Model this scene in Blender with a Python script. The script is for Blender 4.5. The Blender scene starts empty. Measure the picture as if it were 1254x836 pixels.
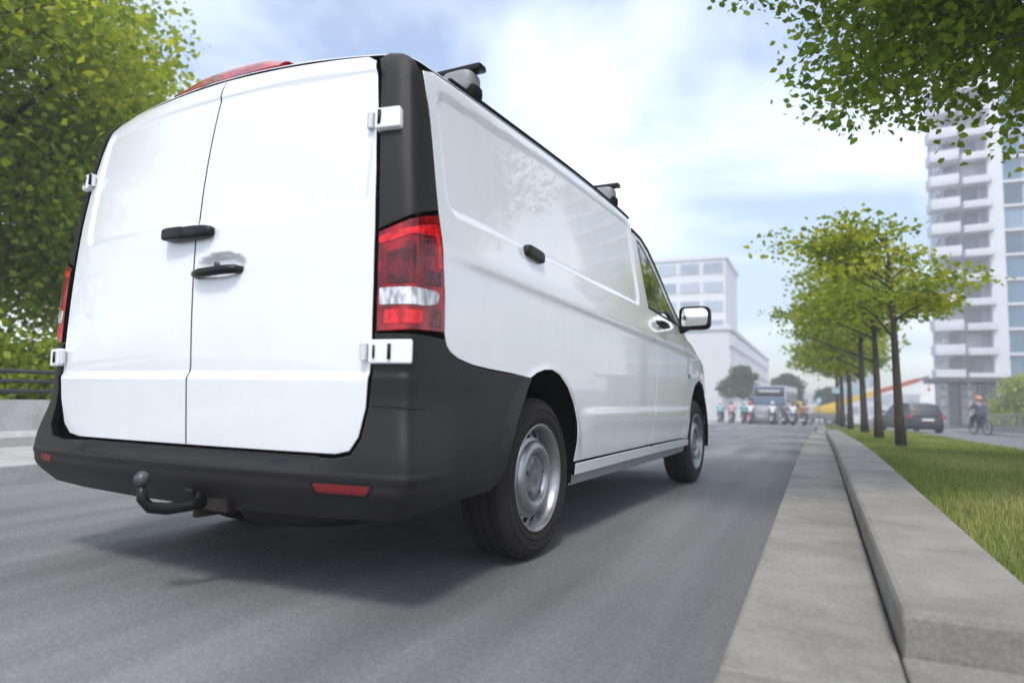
import bpy, bmesh, math, random
import numpy as np
from mathutils import Vector, Matrix
from mathutils.geometry import delaunay_2d_cdt

scene = bpy.context.scene
COL = scene.collection
rad = math.radians

# ================================================================ camera
CAM_POS = Vector((2.1123, -1.7950, 0.7050))
CAM_YAW, CAM_PITCH, CAM_ROLL = 0.4243, 0.0810, 0.0186
F_PX = 830.96                                   # focal length in pixels of the 1254-wide photograph
def cam_axes():
    cy, sy = math.cos(CAM_YAW), math.sin(CAM_YAW); cp, sp = math.cos(CAM_PITCH), math.sin(CAM_PITCH)
    f = Vector((-sy*cp, cy*cp, sp)); r = Vector((cy, sy, 0)); u = r.cross(f)
    cr, sr = math.cos(CAM_ROLL), math.sin(CAM_ROLL)
    return r*cr+u*sr, u*cr-r*sr, f
cr_, cu_, cf_ = cam_axes()
cam_data = bpy.data.cameras.new("camera")
cam = bpy.data.objects.new("camera", cam_data); COL.objects.link(cam)
cam.matrix_world = Matrix(((cr_.x, cu_.x, -cf_.x, CAM_POS.x), (cr_.y, cu_.y, -cf_.y, CAM_POS.y), (cr_.z, cu_.z, -cf_.z, CAM_POS.z), (0, 0, 0, 1)))
cam_data.sensor_width = 36; cam_data.lens = 36*F_PX/1254
cam_data.clip_start = .05; cam_data.clip_end = 6000
cam_data.dof.use_dof = True; cam_data.dof.focus_distance = 3.35; cam_data.dof.aperture_fstop = 1.5
scene.camera = cam

# ================================================================ sky, sun, exposure
SUN_EL, SUN_AZ = rad(56), rad(158)              # azimuth clockwise from +Y: high, behind the van and a little to its right
world = bpy.data.worlds.new("World"); scene.world = world; world.use_nodes = True
wn, wl = world.node_tree.nodes, world.node_tree.links
wn.clear()
w_out = wn.new('ShaderNodeOutputWorld'); w_bg = wn.new('ShaderNodeBackground')
sky = wn.new('ShaderNodeTexSky'); sky.sky_type = 'NISHITA'; sky.sun_disc = False
sky.sun_elevation = SUN_EL; sky.sun_rotation = SUN_AZ
sky.air_density = 1.0; sky.dust_density = 1.2; sky.ozone_density = 1.0
tc = wn.new('ShaderNodeTexCoord'); sep = wn.new('ShaderNodeSeparateXYZ'); wl.new(tc.outputs['Generated'], sep.inputs[0])
# flat cloud layer: direction divided by its height
def wmath(op, a, b=None):
    n = wn.new('ShaderNodeMath'); n.operation = op
    for i, v in enumerate((a, b)):
        if v is None: continue
        if isinstance(v, (int, float)): n.inputs[i].default_value = v
        else: wl.new(v, n.inputs[i])
    return n.outputs[0]
den = wmath('ADD', wmath('MAXIMUM', sep.outputs[2], 0.0), 0.22)
cmb = wn.new('ShaderNodeCombineXYZ')
wl.new(wmath('DIVIDE', sep.outputs[0], den), cmb.inputs[0]); wl.new(wmath('DIVIDE', sep.outputs[1], den), cmb.inputs[1])
nz = wn.new('ShaderNodeTexNoise'); nz.inputs['Scale'].default_value = 0.95; nz.inputs['Detail'].default_value = 6; nz.inputs['Roughness'].default_value = .52
nz.inputs['Distortion'].default_value = .25
mp = wn.new('ShaderNodeMapping'); mp.inputs['Location'].default_value = (1.7, 4.1, 0); wl.new(cmb.outputs[0], mp.inputs[0]); wl.new(mp.outputs[0], nz.inputs['Vector'])
rmp = wn.new('ShaderNodeValToRGB'); rmp.color_ramp.elements[0].position = .41; rmp.color_ramp.elements[1].position = .70
rmp.color_ramp.elements[0].color = (.04, .04, .04, 1); rmp.color_ramp.elements[1].color = (1, 1, 1, 1)
wl.new(nz.outputs[0], rmp.inputs[0])
mix = wn.new('ShaderNodeMix'); mix.data_type = 'RGBA'
wl.new(rmp.outputs[0], mix.inputs[0]); wl.new(sky.outputs[0], mix.inputs[6]); mix.inputs[7].default_value = (9.0, 9.3, 9.7, 1)
wl.new(mix.outputs[2], w_bg.inputs[0]); w_bg.inputs[1].default_value = 0.12
wl.new(w_bg.outputs[0], w_out.inputs[0])

sun_data = bpy.data.lights.new("sun", 'SUN'); sun_data.energy = 1.35; sun_data.angle = rad(10); sun_data.color = (1, .96, .90)
sun = bpy.data.objects.new("sun", sun_data); COL.objects.link(sun)
sd = Vector((math.sin(SUN_AZ)*math.cos(SUN_EL), math.cos(SUN_AZ)*math.cos(SUN_EL), math.sin(SUN_EL)))
sun.rotation_euler = sd.to_track_quat('Z', 'Y').to_euler()

vs = scene.view_settings
vs.view_transform = 'Standard'; vs.look = 'None'; vs.gamma = 1; vs.use_curve_mapping = False; vs.exposure = 1.14
scene.render.engine = 'CYCLES'

# ================================================================ helpers
MATS = {}
def mat(name, col, rough=.6, metal=0., var=.12, scale=6., bump=0., bscale=60., coat=0., spec=.5, trans=0., stretch=None, col2=None, lo=.35, hi=.7, emis=None, alpha=1., ior=1.45):
    m = bpy.data.materials.new(name); m.use_nodes = True; n, l = m.node_tree.nodes, m.node_tree.links
    p = n['Principled BSDF']; p.inputs['Roughness'].default_value = rough; p.inputs['Metallic'].default_value = metal
    p.inputs['Specular IOR Level'].default_value = spec; p.inputs['Coat Weight'].default_value = coat; p.inputs['Coat Roughness'].default_value = .04
    p.inputs['Transmission Weight'].default_value = trans; p.inputs['IOR'].default_value = ior
    g = n.new('ShaderNodeNewGeometry'); v = g.outputs['Position']
    if stretch:
        mpn = n.new('ShaderNodeMapping'); mpn.inputs['Scale'].default_value = stretch; l.new(v, mpn.inputs[0]); v = mpn.outputs[0]
    t = n.new('ShaderNodeTexNoise'); t.inputs['Scale'].default_value = scale; t.inputs['Detail'].default_value = 5; t.inputs['Roughness'].default_value = .6
    l.new(v, t.inputs['Vector'])
    r = n.new('ShaderNodeValToRGB'); c2 = col2 or tuple(c*(1-var) for c in col)
    r.color_ramp.elements[0].position = lo; r.color_ramp.elements[1].position = hi
    r.color_ramp.elements[0].color = (*c2, 1); r.color_ramp.elements[1].color = (*(col if col2 else tuple(min(1, c*(1+var*.6)) for c in col)), 1)
    l.new(t.outputs[0], r.inputs[0]); l.new(r.outputs[0], p.inputs['Base Color'])
    if bump:
        t2 = n.new('ShaderNodeTexNoise'); t2.inputs['Scale'].default_value = bscale; t2.inputs['Detail'].default_value = 4; l.new(g.outputs['Position'], t2.inputs['Vector'])
        b = n.new('ShaderNodeBump'); b.inputs['Strength'].default_value = bump; b.inputs['Distance'].default_value = .01
        l.new(t2.outputs[0], b.inputs['Height']); l.new(b.outputs[0], p.inputs['Normal'])
    if emis: p.inputs['Emission Color'].default_value = (*emis[:3], 1); p.inputs['Emission Strength'].default_value = emis[3]
    MATS[name] = m; return m
def leafmat(name, a, b, c, tw=.45):
    """leaf colour picked per leaf from a face attribute; half of the light goes through"""
    m = bpy.data.materials.new(name); m.use_nodes = True; n, l = m.node_tree.nodes, m.node_tree.links
    n.remove(n['Principled BSDF']); out = n['Material Output']
    at = n.new('ShaderNodeAttribute'); at.attribute_name = 'tint'
    r = n.new('ShaderNodeValToRGB'); e = r.color_ramp.elements
    e[0].color = (*a, 1); e[1].color = (*c, 1); e[0].position = .1; e[1].position = .95; k = e.new(.5); k.color = (*b, 1)
    l.new(at.outputs['Fac'], r.inputs[0])
    d = n.new('ShaderNodeBsdfPrincipled'); d.inputs['Roughness'].default_value = .45; d.inputs['Specular IOR Level'].default_value = .35
    t = n.new('ShaderNodeBsdfTranslucent'); mx = n.new('ShaderNodeMixShader'); mx.inputs[0].default_value = tw
    l.new(r.outputs[0], d.inputs['Base Color']); l.new(r.outputs[0], t.inputs[0])
    l.new(d.outputs[0], mx.inputs[1]); l.new(t.outputs[0], mx.inputs[2]); l.new(mx.outputs[0], out.inputs[0])
    MATS[name] = m; return m
def link(o, parent=None):
    COL.objects.link(o)
    if parent is not None: o.parent = parent
    return o
def tag(o, label=None, cat=None, group=None, kind=None):
    if label: o['label'] = label
    if cat: o['category'] = cat
    if group: o['group'] = group
    if kind: o['kind'] = kind
    return o
def empty(name, loc=(0, 0, 0), rz=0., parent=None):
    o = bpy.data.objects.new(name, None); o.location = loc; o.rotation_euler = (0, 0, rz); o.empty_display_size = .1
    return link(o, parent)
def thing(name, label, cat, loc=(0, 0, 0), rz=0., group=None):
    return tag(empty(name, loc, rz), label, cat, group)
def mesh_obj(name, verts, faces, m, parent=None, smooth=False, loc=None):
    me = bpy.data.meshes.new(name); me.from_pydata([tuple(map(float, v)) for v in verts], [], [tuple(map(int, f)) for f in faces]); me.update()
    if m: me.materials.append(MATS[m] if isinstance(m, str) else m)
    if smooth: me.shade_smooth()
    o = bpy.data.objects.new(name, me)
    if loc: o.location = loc
    return link(o, parent)
class MB:
    """collects shapes for ONE mesh object"""
    def __init__(s): s.v = []; s.f = []
    def add(s, v, f):
        o = len(s.v); s.v += [tuple(map(float, p)) for p in v]; s.f += [tuple(i+o for i in q) for q in f]; return s
    def box(s, x0, x1, y0, y1, z0, z1, M=None):
        v = [(x, y, z) for z in (z0, z1) for y in (y0, y1) for x in (x0, x1)]
        if M is not None: v = [M @ Vector(p) for p in v]
        return s.add(v, [(0,2,3,1), (4,5,7,6), (0,1,5,4), (2,6,7,3), (0,4,6,2), (1,3,7,5)])
    def bbox(s, x0, x1, y0, y1, z0, z1, b=.01, M=None):
        """box with chamfered edges"""
        bm = bmesh.new(); bmesh.ops.create_cube(bm, size=1)
        for v in bm.verts: v.co = Vector(((x0+x1)/2+v.co.x*(x1-x0), (y0+y1)/2+v.co.y*(y1-y0), (z0+z1)/2+v.co.z*(z1-z0)))
        bmesh.ops.bevel(bm, geom=list(bm.edges), offset=b, segments=2, profile=.6, affect='EDGES')
        if M is not None: bmesh.ops.transform(bm, matrix=M, verts=bm.verts)
        bm.verts.index_update(); s.add([v.co for v in bm.verts], [[v.index for v in f.verts] for f in bm.faces]); bm.free(); return s
    def tube(s, pts, r, n=10, cap=True):
        pts = [Vector(p) for p in pts]; rs = r if hasattr(r, '__len__') else [r]*len(pts); vs = []; fs = []; up = None
        for i, p in enumerate(pts):
            d = (pts[min(i+1, len(pts)-1)]-pts[max(i-1, 0)]).normalized()
            if up is None: up = d.orthogonal().normalized()
            a = (up-d*up.dot(d)); a = a.normalized() if a.length > 1e-6 else d.orthogonal().normalized(); up = a; b = d.cross(a)
            for k in range(n):
                t = 2*math.pi*k/n; vs.append(p+(a*math.cos(t)+b*math.sin(t))*rs[i])
        for i in range(len(pts)-1):
            for k in range(n): fs.append((i*n+k, i*n+(k+1) % n, (i+1)*n+(k+1) % n, (i+1)*n+k))
        if cap: fs.append(tuple(range(n))[::-1]); fs.append(tuple((len(pts)-1)*n+k for k in range(n)))
        return s.add(vs, fs)
    def lathe(s, prof, n=32, axis='x', c=(0, 0, 0), a0=0, a1=2*math.pi):
        """prof: (radius, offset along axis)"""
        full = abs(a1-a0-2*math.pi) < 1e-6; N = n if full else n+1; vs = []; fs = []
        for (r, h) in prof:
            for k in range(N):
                t = a0+(a1-a0)*k/n
                p = {'x': (h, r*math.cos(t), r*math.sin(t)), 'y': (r*math.cos(t), h, r*math.sin(t)), 'z': (r*math.cos(t), r*math.sin(t), h)}[axis]
                vs.append((p[0]+c[0], p[1]+c[1], p[2]+c[2]))
        for i in range(len(prof)-1):
            for k in range(n):
                k2 = (k+1) % N; fs.append((i*N+k, i*N+k2, (i+1)*N+k2, (i+1)*N+k))
        return s.add(vs, fs)
    def sup(s, c, r, e=(.5, .5), n=24, m=14, M=None):
        """superellipsoid: rounded boxes, pods, handles"""
        sp = lambda w, p: math.copysign(abs(w)**p, w); vs = []; fs = []
        for j in range(m+1):
            ph = -math.pi/2+math.pi*j/m
            for k in range(n):
                t = 2*math.pi*k/n
                p = Vector((r[0]*sp(math.cos(ph), e[0])*sp(math.cos(t), e[1]), r[1]*sp(math.cos(ph), e[0])*sp(math.sin(t), e[1]), r[2]*sp(math.sin(ph), e[0])))
                if M is not None: p = M @ p
                vs.append(p+Vector(c))
        for j in range(m):
            for k in range(n): fs.append((j*n+k, j*n+(k+1) % n, (j+1)*n+(k+1) % n, (j+1)*n+k))
        return s.add(vs, fs)
    def prism(s, poly, h0, h1, axis='z', M=None):
        n = len(poly); f3 = {'z': lambda a, b, h: (a, b, h), 'y': lambda a, b, h: (a, h, b), 'x': lambda a, b, h: (h, a, b)}[axis]
        v = [f3(a, b, h0) for a, b in poly]+[f3(a, b, h1) for a, b in poly]
        if M is not None: v = [M @ Vector(p) for p in v]
        return s.add(v, [tuple(range(n))[::-1], tuple(range(n, 2*n))]+[(i, (i+1) % n, n+(i+1) % n, n+i) for i in range(n)])
    def build(s, name, m, parent=None, smooth=False, fix=True):
        o = mesh_obj(name, s.v, s.f, m, parent, smooth)
        if fix:
            bm = bmesh.new(); bm.from_mesh(o.data); bmesh.ops.recalc_face_normals(bm, faces=bm.faces); bm.to_mesh(o.data); bm.free()
        if smooth == 'auto': o.data.set_sharp_from_angle(angle=rad(35))
        return o
def copy_tree(o, parent=None):
    c = o.copy(); COL.objects.link(c); c.parent = parent
    for ch in list(o.children): copy_tree(ch, c)
    return c


# ---------------------------------------------------------------- van body as an implicit surface
def spline(xs, ys):
    xs = np.array(xs, float); ys = np.array(ys, float); n = len(xs); h = np.diff(xs)
    A = np.eye(n); r = np.zeros(n)
    for i in range(1, n-1):
        A[i, i-1:i+2] = h[i-1], 2*(h[i-1]+h[i]), h[i]
        r[i] = 6*((ys[i+1]-ys[i])/h[i] - (ys[i]-ys[i-1])/h[i-1])
    m = np.linalg.solve(A, r)
    def f(x):
        x = np.clip(np.asarray(x, float), xs[0], xs[-1]); i = np.clip(np.searchsorted(xs, x)-1, 0, n-2)
        a = xs[i+1]-x; b = x-xs[i]; hh = h[i]
        return (m[i]*a**3+m[i+1]*b**3)/(6*hh) + (ys[i]/hh-m[i]*hh/6)*a + (ys[i+1]/hh-m[i+1]*hh/6)*b
    return f
def sst(x, a, b):
    t = np.clip((x-a)/(b-a), 0, 1); return t*t*(3-2*t)
def smax(a, b, k):
    h = np.clip(k-np.abs(a-b), 0, None)/k; return np.maximum(a, b)+h*h*h*k/6
SIDE = spline([.15,.30,.42,.60,.80,1.0,1.15,1.28,1.40,1.60,1.80,2.0,2.2], [.885,.925,.945,.957,.962,.961,.956,.946,.931,.902,.871,.838,.80])
LEAN = spline([.1,.5,.9,1.25,1.5,1.7,1.85,2.1], [.02,.005,-.012,-.012,.004,.030,.058,.13])
BOW = spline([.1,.6,1.0,1.4,1.8,2.1], [.04,.045,.055,.07,.08,.085])
ROOFY = spline([-.5,0,.3,.8,1.6,2.4,2.9,3.3,3.8,4.25,4.45,4.8,5.1,5.4], [1.88,1.948,1.968,1.984,2.003,1.993,1.94,1.80,1.52,1.265,1.19,1.11,.98,.80])
FRONT = spline([.1,.4,.7,.95,1.1,1.3,2.1], [5.08,5.14,5.13,5.07,4.95,4.7,4.2])
def rrect(u, v, u0, u1, v0, v1, r):      # signed distance to a rounded rectangle
    qx = np.abs(u-(u0+u1)/2)-(u1-u0)/2+r; qy = np.abs(v-(v0+v1)/2)-(v1-v0)/2+r
    return np.hypot(np.maximum(qx,0), np.maximum(qy,0))+np.minimum(np.maximum(qx,qy),0)-r
def F(x, y, z):
    cup = .024*(1-sst(np.hypot((x-.150)/.135, (z-1.160)/.046), .55, 1.0))*(y < .5)   # dish behind the lower door handle
    x = np.abs(x)
    zc = 1.205-.030*y                                        # shoulder line
    d = z-zc
    crease = .011*np.exp(-(d/np.where(d > 0, .11, .030))**2)*sst(y, .1, .5)*(1-sst(y, 3.6, 4.6))
    zl = .625; d2 = z-zl
    crease2 = .010*np.exp(-(d2/np.where(d2 > 0, .018, .10))**2)*sst(y, 1.45, 1.7)*(1-sst(y, 3.75, 3.95))
    zb = 1.345-.018*y; zt = 1.785+.05*np.clip(y, 0, 1.3)
    rec = rrect(y, (z-zb)/(zt-zb)*.46, .27, 2.54, 0, .46, .07)       # recessed upper side panel
    recess = .012*(1-sst(rec, -.022, .006))
    arch = 0
    for yc in (1.07, 4.30):
        r = np.hypot(y-yc, (z-.36)*.95); arch = arch+.014*(1-sst(r, .40, .475))*sst(z, .38, .55)
    taper = .010*np.clip((.7-y)/.7, 0, 1)**2+.085*np.clip((y-3.5)/1.6, 0, 2)**2.2 + .05*sst(z, 1.15, 1.6)*np.clip((y-2.5)/1.2, 0, 2)**2
    s = x-(SIDE(z)-taper+crease+crease2-recess+arch)
    xs = x/.87
    drec = rrect(x, z, -.2, .768, 1.318, 1.845-.02*xs**2, .05)
    step = .009*(1-sst(z, .752, .778))
    r_ = (LEAN(z)+BOW(z)*xs**2+.009*(1-sst(drec, -.02, .004))+cup-step) - y
    t = z-(ROOFY(y)-.050*(x/.8)**2-.008*(x/.8)**4)
    f = y-(FRONT(z)-.16*xs**2-.08*xs**4)
    b = smax(s, r_, .075)
    b = smax(b, t, .115)
    return smax(b, f, .30)
def solve(fn, p0, d, t0, t1, n=44):
    """first crossing from outside (t0) to inside (t1) along p0+t*d"""
    lo = np.full(len(p0), t0, float); hi = np.full(len(p0), t1, float)
    for _ in range(n):
        m = (lo+hi)/2; p = p0+d*m[:, None]; o = fn(p[:,0], p[:,1], p[:,2]) > 0
        lo = np.where(o, m, lo); hi = np.where(o, hi, m)
    return p0+d*((lo+hi)/2)[:, None]
# ---------------------------------------------------------------- panels cut from the body surface
def grad(fn, P, h=1.5e-3):
    g = np.zeros_like(P)
    for k in range(3):
        e = np.zeros(3); e[k] = h; A = P+e; B = P-e
        g[:, k] = fn(A[:,0], A[:,1], A[:,2])-fn(B[:,0], B[:,1], B[:,2])
    return g/np.maximum(np.linalg.norm(g, axis=1, keepdims=True), 1e-9)
def chart(kind, uv, fn):
    u, v = uv[:,0], uv[:,1]; o = np.ones_like(u); z = 0*o
    if kind == 'S': return solve(fn, np.stack([1.35*o, u, v], 1), np.array([[-1., 0, 0]]), 0, 1.2)
    if kind == 'R': return solve(fn, np.stack([u, -.6*o, v], 1), np.array([[0, 1., 0]]), 0, 1.6)
    if kind == 'T': return solve(fn, np.stack([u, v, 2.5*o], 1), np.array([[0, 0, -1.]]), 0, 2.0)
    if kind == 'N': return solve(fn, np.stack([u, 5.9*o, v], 1), np.array([[0, -1., 0]]), 0, 2.0)
    if kind == 'C':
        d = np.stack([np.sin(u), -np.cos(u), z], 1); p0 = d*1.9+np.stack([z, o, v], 1)
        lo = np.zeros_like(u); hi = np.full_like(u, 1.5)
        for _ in range(44):
            m = (lo+hi)/2; p = p0-d*m[:, None]; out = fn(p[:,0], p[:,1], p[:,2]) > 0
            lo = np.where(out, m, lo); hi = np.where(out, hi, m)
        return p0-d*((lo+hi)/2)[:, None]
def th(x, y): return math.atan2(x, 1-y)
def c_from_rear(pts, fn=F):          # (x, z) on the rear face -> (theta, z)
    P = chart('R', np.array(pts, float), fn); return [(th(p[0], p[1]), p[2]) for p in P]
def c_from_side(pts, fn=F):          # (y, z) on the side -> (theta, z)
    P = chart('S', np.array(pts, float), fn); return [(th(p[0], p[1]), p[2]) for p in P]
def fillet(poly, r):
    """round polygon corners; r = radius or list"""
    n = len(poly); out = []
    for i in range(n):
        p0, p, p1 = (np.array(poly[(i+k) % n], float) for k in (-1, 0, 1)); R = r[i] if hasattr(r, '__len__') else r
        a, b = p0-p, p1-p; la, lb = np.linalg.norm(a), np.linalg.norm(b); k = min(R, la*.48, lb*.48)
        if k < 1e-4: out.append(tuple(p)); continue
        q0, q1 = p+a/la*k, p+b/lb*k
        for t in np.linspace(0, 1, 7): out.append(tuple((1-t)**2*q0+2*t*(1-t)*p+t*t*q1))
    return out
def dens(poly, step):
    out = []; n = len(poly)
    for i in range(n):
        a, b = np.array(poly[i], float), np.array(poly[(i+1) % n], float); L = np.linalg.norm(b-a)
        if L < 1e-6: continue
        k = max(1, int(math.ceil(L/step)))
        for j in range(k): out.append(a+(b-a)*j/k)
    return np.array(out)
def area2(P): return np.sum(P[:,0]*np.roll(P[:,1], -1)-np.roll(P[:,0], -1)*P[:,1])
def inset(P, g):
    if area2(P) < 0: P = P[::-1]
    t = np.roll(P, -1, 0)-np.roll(P, 1, 0); t /= np.maximum(np.linalg.norm(t, axis=1, keepdims=True), 1e-9)
    return P+np.stack([-t[:,1], t[:,0]], 1)*g
def inside(Q, poly):
    x, y = Q[:,0], Q[:,1]; c = np.zeros(len(Q), bool); n = len(poly)
    for i in range(n):
        (x0, y0), (x1, y1) = poly[i], poly[(i+1) % n]
        if y0 == y1: continue
        k = ((y0 > y) != (y1 > y)) & (x < (x1-x0)*(y-y0)/(y1-y0)+x0); c ^= k
    return c
def bdist(Q, P):
    d = np.full(len(Q), 9.)
    for i in range(len(P)):
        a = P[i]; b = P[(i+1) % len(P)]; ab = b-a; t = np.clip(((Q-a)@ab)/max(ab@ab, 1e-12), 0, 1)
        d = np.minimum(d, np.hypot(*(Q-(a+t[:, None]*ab)).T))
    return d
def panel(name, outline, kind, m, parent, spacing=.02, gap=.0045, holes=(), depth=.018, off=0., fn=None, flip=False, edge=.0025, flange=True, dark=True):
    base = fn or F
    f = (lambda x, y, z: base(x, y, z)-off) if off else base
    P = inset(dens(outline, spacing*.8), gap)
    hs = [inset(dens(h, spacing*.8), -gap) for h in holes]
    lo, hi = P.min(0), P.max(0)
    gx, gy = np.meshgrid(np.arange(lo[0]+spacing*.5, hi[0], spacing), np.arange(lo[1]+spacing*.5, hi[1], spacing))
    Q = np.stack([gx.ravel(), gy.ravel()], 1)
    if len(Q):
        Q = Q[inside(Q, P)]
        if len(Q): Q = Q[bdist(Q, P) > spacing*.45]
        for h in hs:
            if len(Q): Q = Q[~inside(Q, h)]
            if len(Q): Q = Q[bdist(Q, h) > spacing*.45]
    rings = [P]+hs; V = np.concatenate(rings+[Q]) if len(Q) else np.concatenate(rings); E = []; o = 0
    for r in rings:
        E += [(o+i, o+(i+1) % len(r)) for i in range(len(r))]; o += len(r)
    r = delaunay_2d_cdt([Vector(p) for p in V], E, [], 0, 1e-6)
    V2 = np.array([tuple(p) for p in r[0]]); T = np.array([list(t) for t in r[2]], int)
    cen = V2[T].mean(1); ok = inside(cen, P)
    for h in hs: ok &= ~inside(cen, h)
    T = T[ok]
    used = np.unique(T); remap = -np.ones(len(V2), int); remap[used] = np.arange(len(used)); V2 = V2[used]; T = remap[T]
    X = chart(kind, V2, f); N = grad(f, X)
    tn = np.cross(X[T[:,1]]-X[T[:,0]], X[T[:,2]]-X[T[:,0]])
    fl = np.einsum('ij,ij->i', tn, N[T[:,0]]) < 0; T[fl] = T[fl][:, ::-1]
    verts = [X]; nors = [N]; faces = T.tolist()
    if flange:
        cnt = {}
        for t in T:
            for a, b in ((t[0], t[1]), (t[1], t[2]), (t[2], t[0])): cnt[(a, b)] = 1
        be = [(a, b) for (a, b) in cnt if (b, a) not in cnt]
        bv = sorted({a for e in be for a in e}); ix = {v: i for i, v in enumerate(bv)}; base_i = len(X)
        tan = np.zeros((len(bv), 3))
        for a, b in be:
            d = X[b]-X[a]; d /= max(np.linalg.norm(d), 1e-9); tan[ix[a]] += d; tan[ix[b]] += d
        nb = N[bv]; outw = np.cross(tan, nb); outw /= np.maximum(np.linalg.norm(outw, axis=1, keepdims=True), 1e-9)
        r1 = X[bv]+outw*edge-nb*edge; r2 = X[bv]+outw*edge-nb*depth
        n1 = nb*.3+outw; n1 /= np.linalg.norm(n1, axis=1, keepdims=True)
        verts += [r1, r2]; nors += [n1, outw]; k = len(bv)
        for a, b in be:
            i, j = ix[a], ix[b]
            faces.append([b, a, base_i+i, base_i+j]); faces.append([base_i+j, base_i+i, base_i+k+i, base_i+k+j])
    A = np.concatenate(verts); NN = np.concatenate(nors)
    if flip:
        A = A*np.array([-1, 1, 1]); NN = NN*np.array([-1, 1, 1]); faces = [q[::-1] for q in faces]
    ob = mesh_obj(name, A, faces, m, parent, smooth=True)
    if flange and dark:
        ob.data.materials.append(MATS['shell_dark'])  # flange sides coloured dark so the panel gaps look shaded
        mi = np.zeros(len(faces), int); mi[len(T)+1::2] = 1; ob.data.polygons.foreach_set('material_index', mi)
    ob.data.normals_split_custom_set_from_vertices([tuple(map(float, n)) for n in NN])
    return ob

# ---------------------------------------------------------------- van materials
mat('white_paint', (.73, .74, .755), rough=.24, var=.018, scale=3.5, stretch=(4, 4, .8), coat=1., spec=.5)
mat('charcoal_plastic', (.0075, .0088, .0120), rough=.38, spec=.30, col2=(.0160, .0142, .0136), scale=4, stretch=(1.2, 1, 3.5), lo=.64, hi=.44, bump=.22, bscale=420)
mat('black_plastic', (.008, .008, .009), rough=.32, spec=.3, var=.2, scale=20)
mat('black_rubber', (.008, .008, .008), spec=.15, rough=.7, var=.3, scale=14)
mat('tyre_rubber', (.011, .0105, .0105), rough=.72, spec=.18, col2=(.024, .0205, .0195), scale=9, lo=.7, hi=.42, bump=.15, bscale=300)
mat('shell_dark', (.006, .006, .006), rough=.95, spec=.0)
mat('steel_silver', (.33, .33, .34), rough=.38, metal=.85, var=.15, scale=25)
mat('steel_dark', (.10, .10, .105), rough=.42, metal=.6, var=.3, scale=25)
mat('cap_grey', (.16, .165, .175), rough=.38, metal=.3, var=.2, scale=20)
mat('grey_plastic', (.22, .22, .23), rough=.45, var=.1)
mat('alloy_grey', (.62, .62, .63), rough=.35, metal=.2, var=.06)
mat('red_lens', (.40, .004, .010), rough=.06, col2=(.13, .001, .004), scale=16, stretch=(1, 1, .6), lo=.42, hi=.60, coat=.35, spec=.35)
mat('dark_red_lens', (.16, .002, .006), rough=.06, col2=(.045, .001, .002), scale=45, stretch=(1, 1, .4), lo=.42, hi=.62, coat=.35, spec=.35)
mat('clear_lens', (.74, .72, .72), rough=.12, metal=.3, col2=(.30, .27, .28), scale=55, stretch=(1, 1, .35), lo=.40, hi=.58, coat=.6)
mat('bright_red', (.78, .012, .018), rough=.08, col2=(.40, .004, .008), scale=40, lo=.40, hi=.60, coat=.35, spec=.35)
mat('reflector_red', (.16, .010, .012), rough=.3, var=.2, scale=40)
mat('tint_glass', (.035, .050, .042), rough=.03, var=.1, spec=.9, coat=1.)
mat('mirror_silver', (.80, .84, .84), rough=.03, metal=1., var=.02)
mat('rust_brown', (.020, .013, .011), rough=.8, var=.4, scale=30)

VAN_YAW = -.0536
van = thing('delivery_van', 'white panel van with dark grey bumper and roof bars driving on the road', 'van', (0, 0, 0), VAN_YAW)

# -- rear doors
SEAM = [(.004, .506), (.000, .742), (.011, .790), (.004, 1.30), (.010, 1.80), (.014, 1.918)]
DOOR_R = [(.690, .506), (.745, .518), (.780, .565), (.806, .66), (.817, .84), (.814, 1.05), (.806, 1.243), (.790, 1.45), (.765, 1.655), (.738, 1.80), (.722, 1.868)]
DOOR_L = [(-.700, .504), (-.775, .515), (-.825, .555), (-.862, .66), (-.874, .75), (-.868, .90), (-.860, 1.0), (-.850, 1.2), (-.842, 1.41), (-.825, 1.6), (-.803, 1.75), (-.775, 1.858)]
top_r = [(.68, 1.896), (.55, 1.903), (.30, 1.913)]; top_l = [(-.72, 1.888), (-.55, 1.900), (-.30, 1.911)]
dr = panel('rear_door', [SEAM[0]]+DOOR_R+top_r+SEAM[::-1][:-1], 'R', 'white_paint', van, .012, gap=.0062)
dl = panel('rear_door', [SEAM[0]]+DOOR_L+top_l+SEAM[::-1][:-1], 'R', 'white_paint', van, .012, gap=.0062)

# -- bumper surface: the body pushed out
def FB(x, y, z):
    ax = np.abs(x); side = sst(y, .10, .42)
    w = .05+.22*sst(ax, .60, .82)
    prot = .052*(1-sst(z, .445, .445+w))*(1-side)+.006+.012*side*(1-sst(z, .42, .74))
    tuck = .085*(1-sst(z, .26, .41))*(1-.6*side)
    band = .004*np.exp(-((z-.445)/.012)**2)*(1-side)
    return F(x, y, z)-prot+tuck-band
def dr_edge(lst): return c_from_rear(lst)
arch_r = [(.60, .345), (.655, .375), (.690, .43), (.712, .53), (.752, .61), (.810, .692), (.850, .745), (.892, .783)]
sideline = [(.72, .789), (.549, .797), (.42, .807), (.325, .824), (.275, .842), (.250, .862), (.235, .890)]
right_up = c_from_side(arch_r, FB)+c_from_side(sideline, FB)+c_from_rear([(.823, .897), (.824, .84), (.813, .66), (.787, .563), (.750, .512), (.69, .499)])
left_dn = c_from_rear([(-.70, .497), (-.78, .509), (-.832, .552), (-.869, .66), (-.881, .75), (-.876, .897)])
left_up = [(-a, b) for a, b in c_from_side(sideline, FB)[::-1]]+[(-a, b) for a, b in c_from_side(arch_r, FB)[::-1]]
bottom = [(-1.0, .338), (-.85, .320), (-.6, .300), (-.25, .292), (.25, .292), (.6, .300), (.85, .320), (1.0, .338)]
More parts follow.
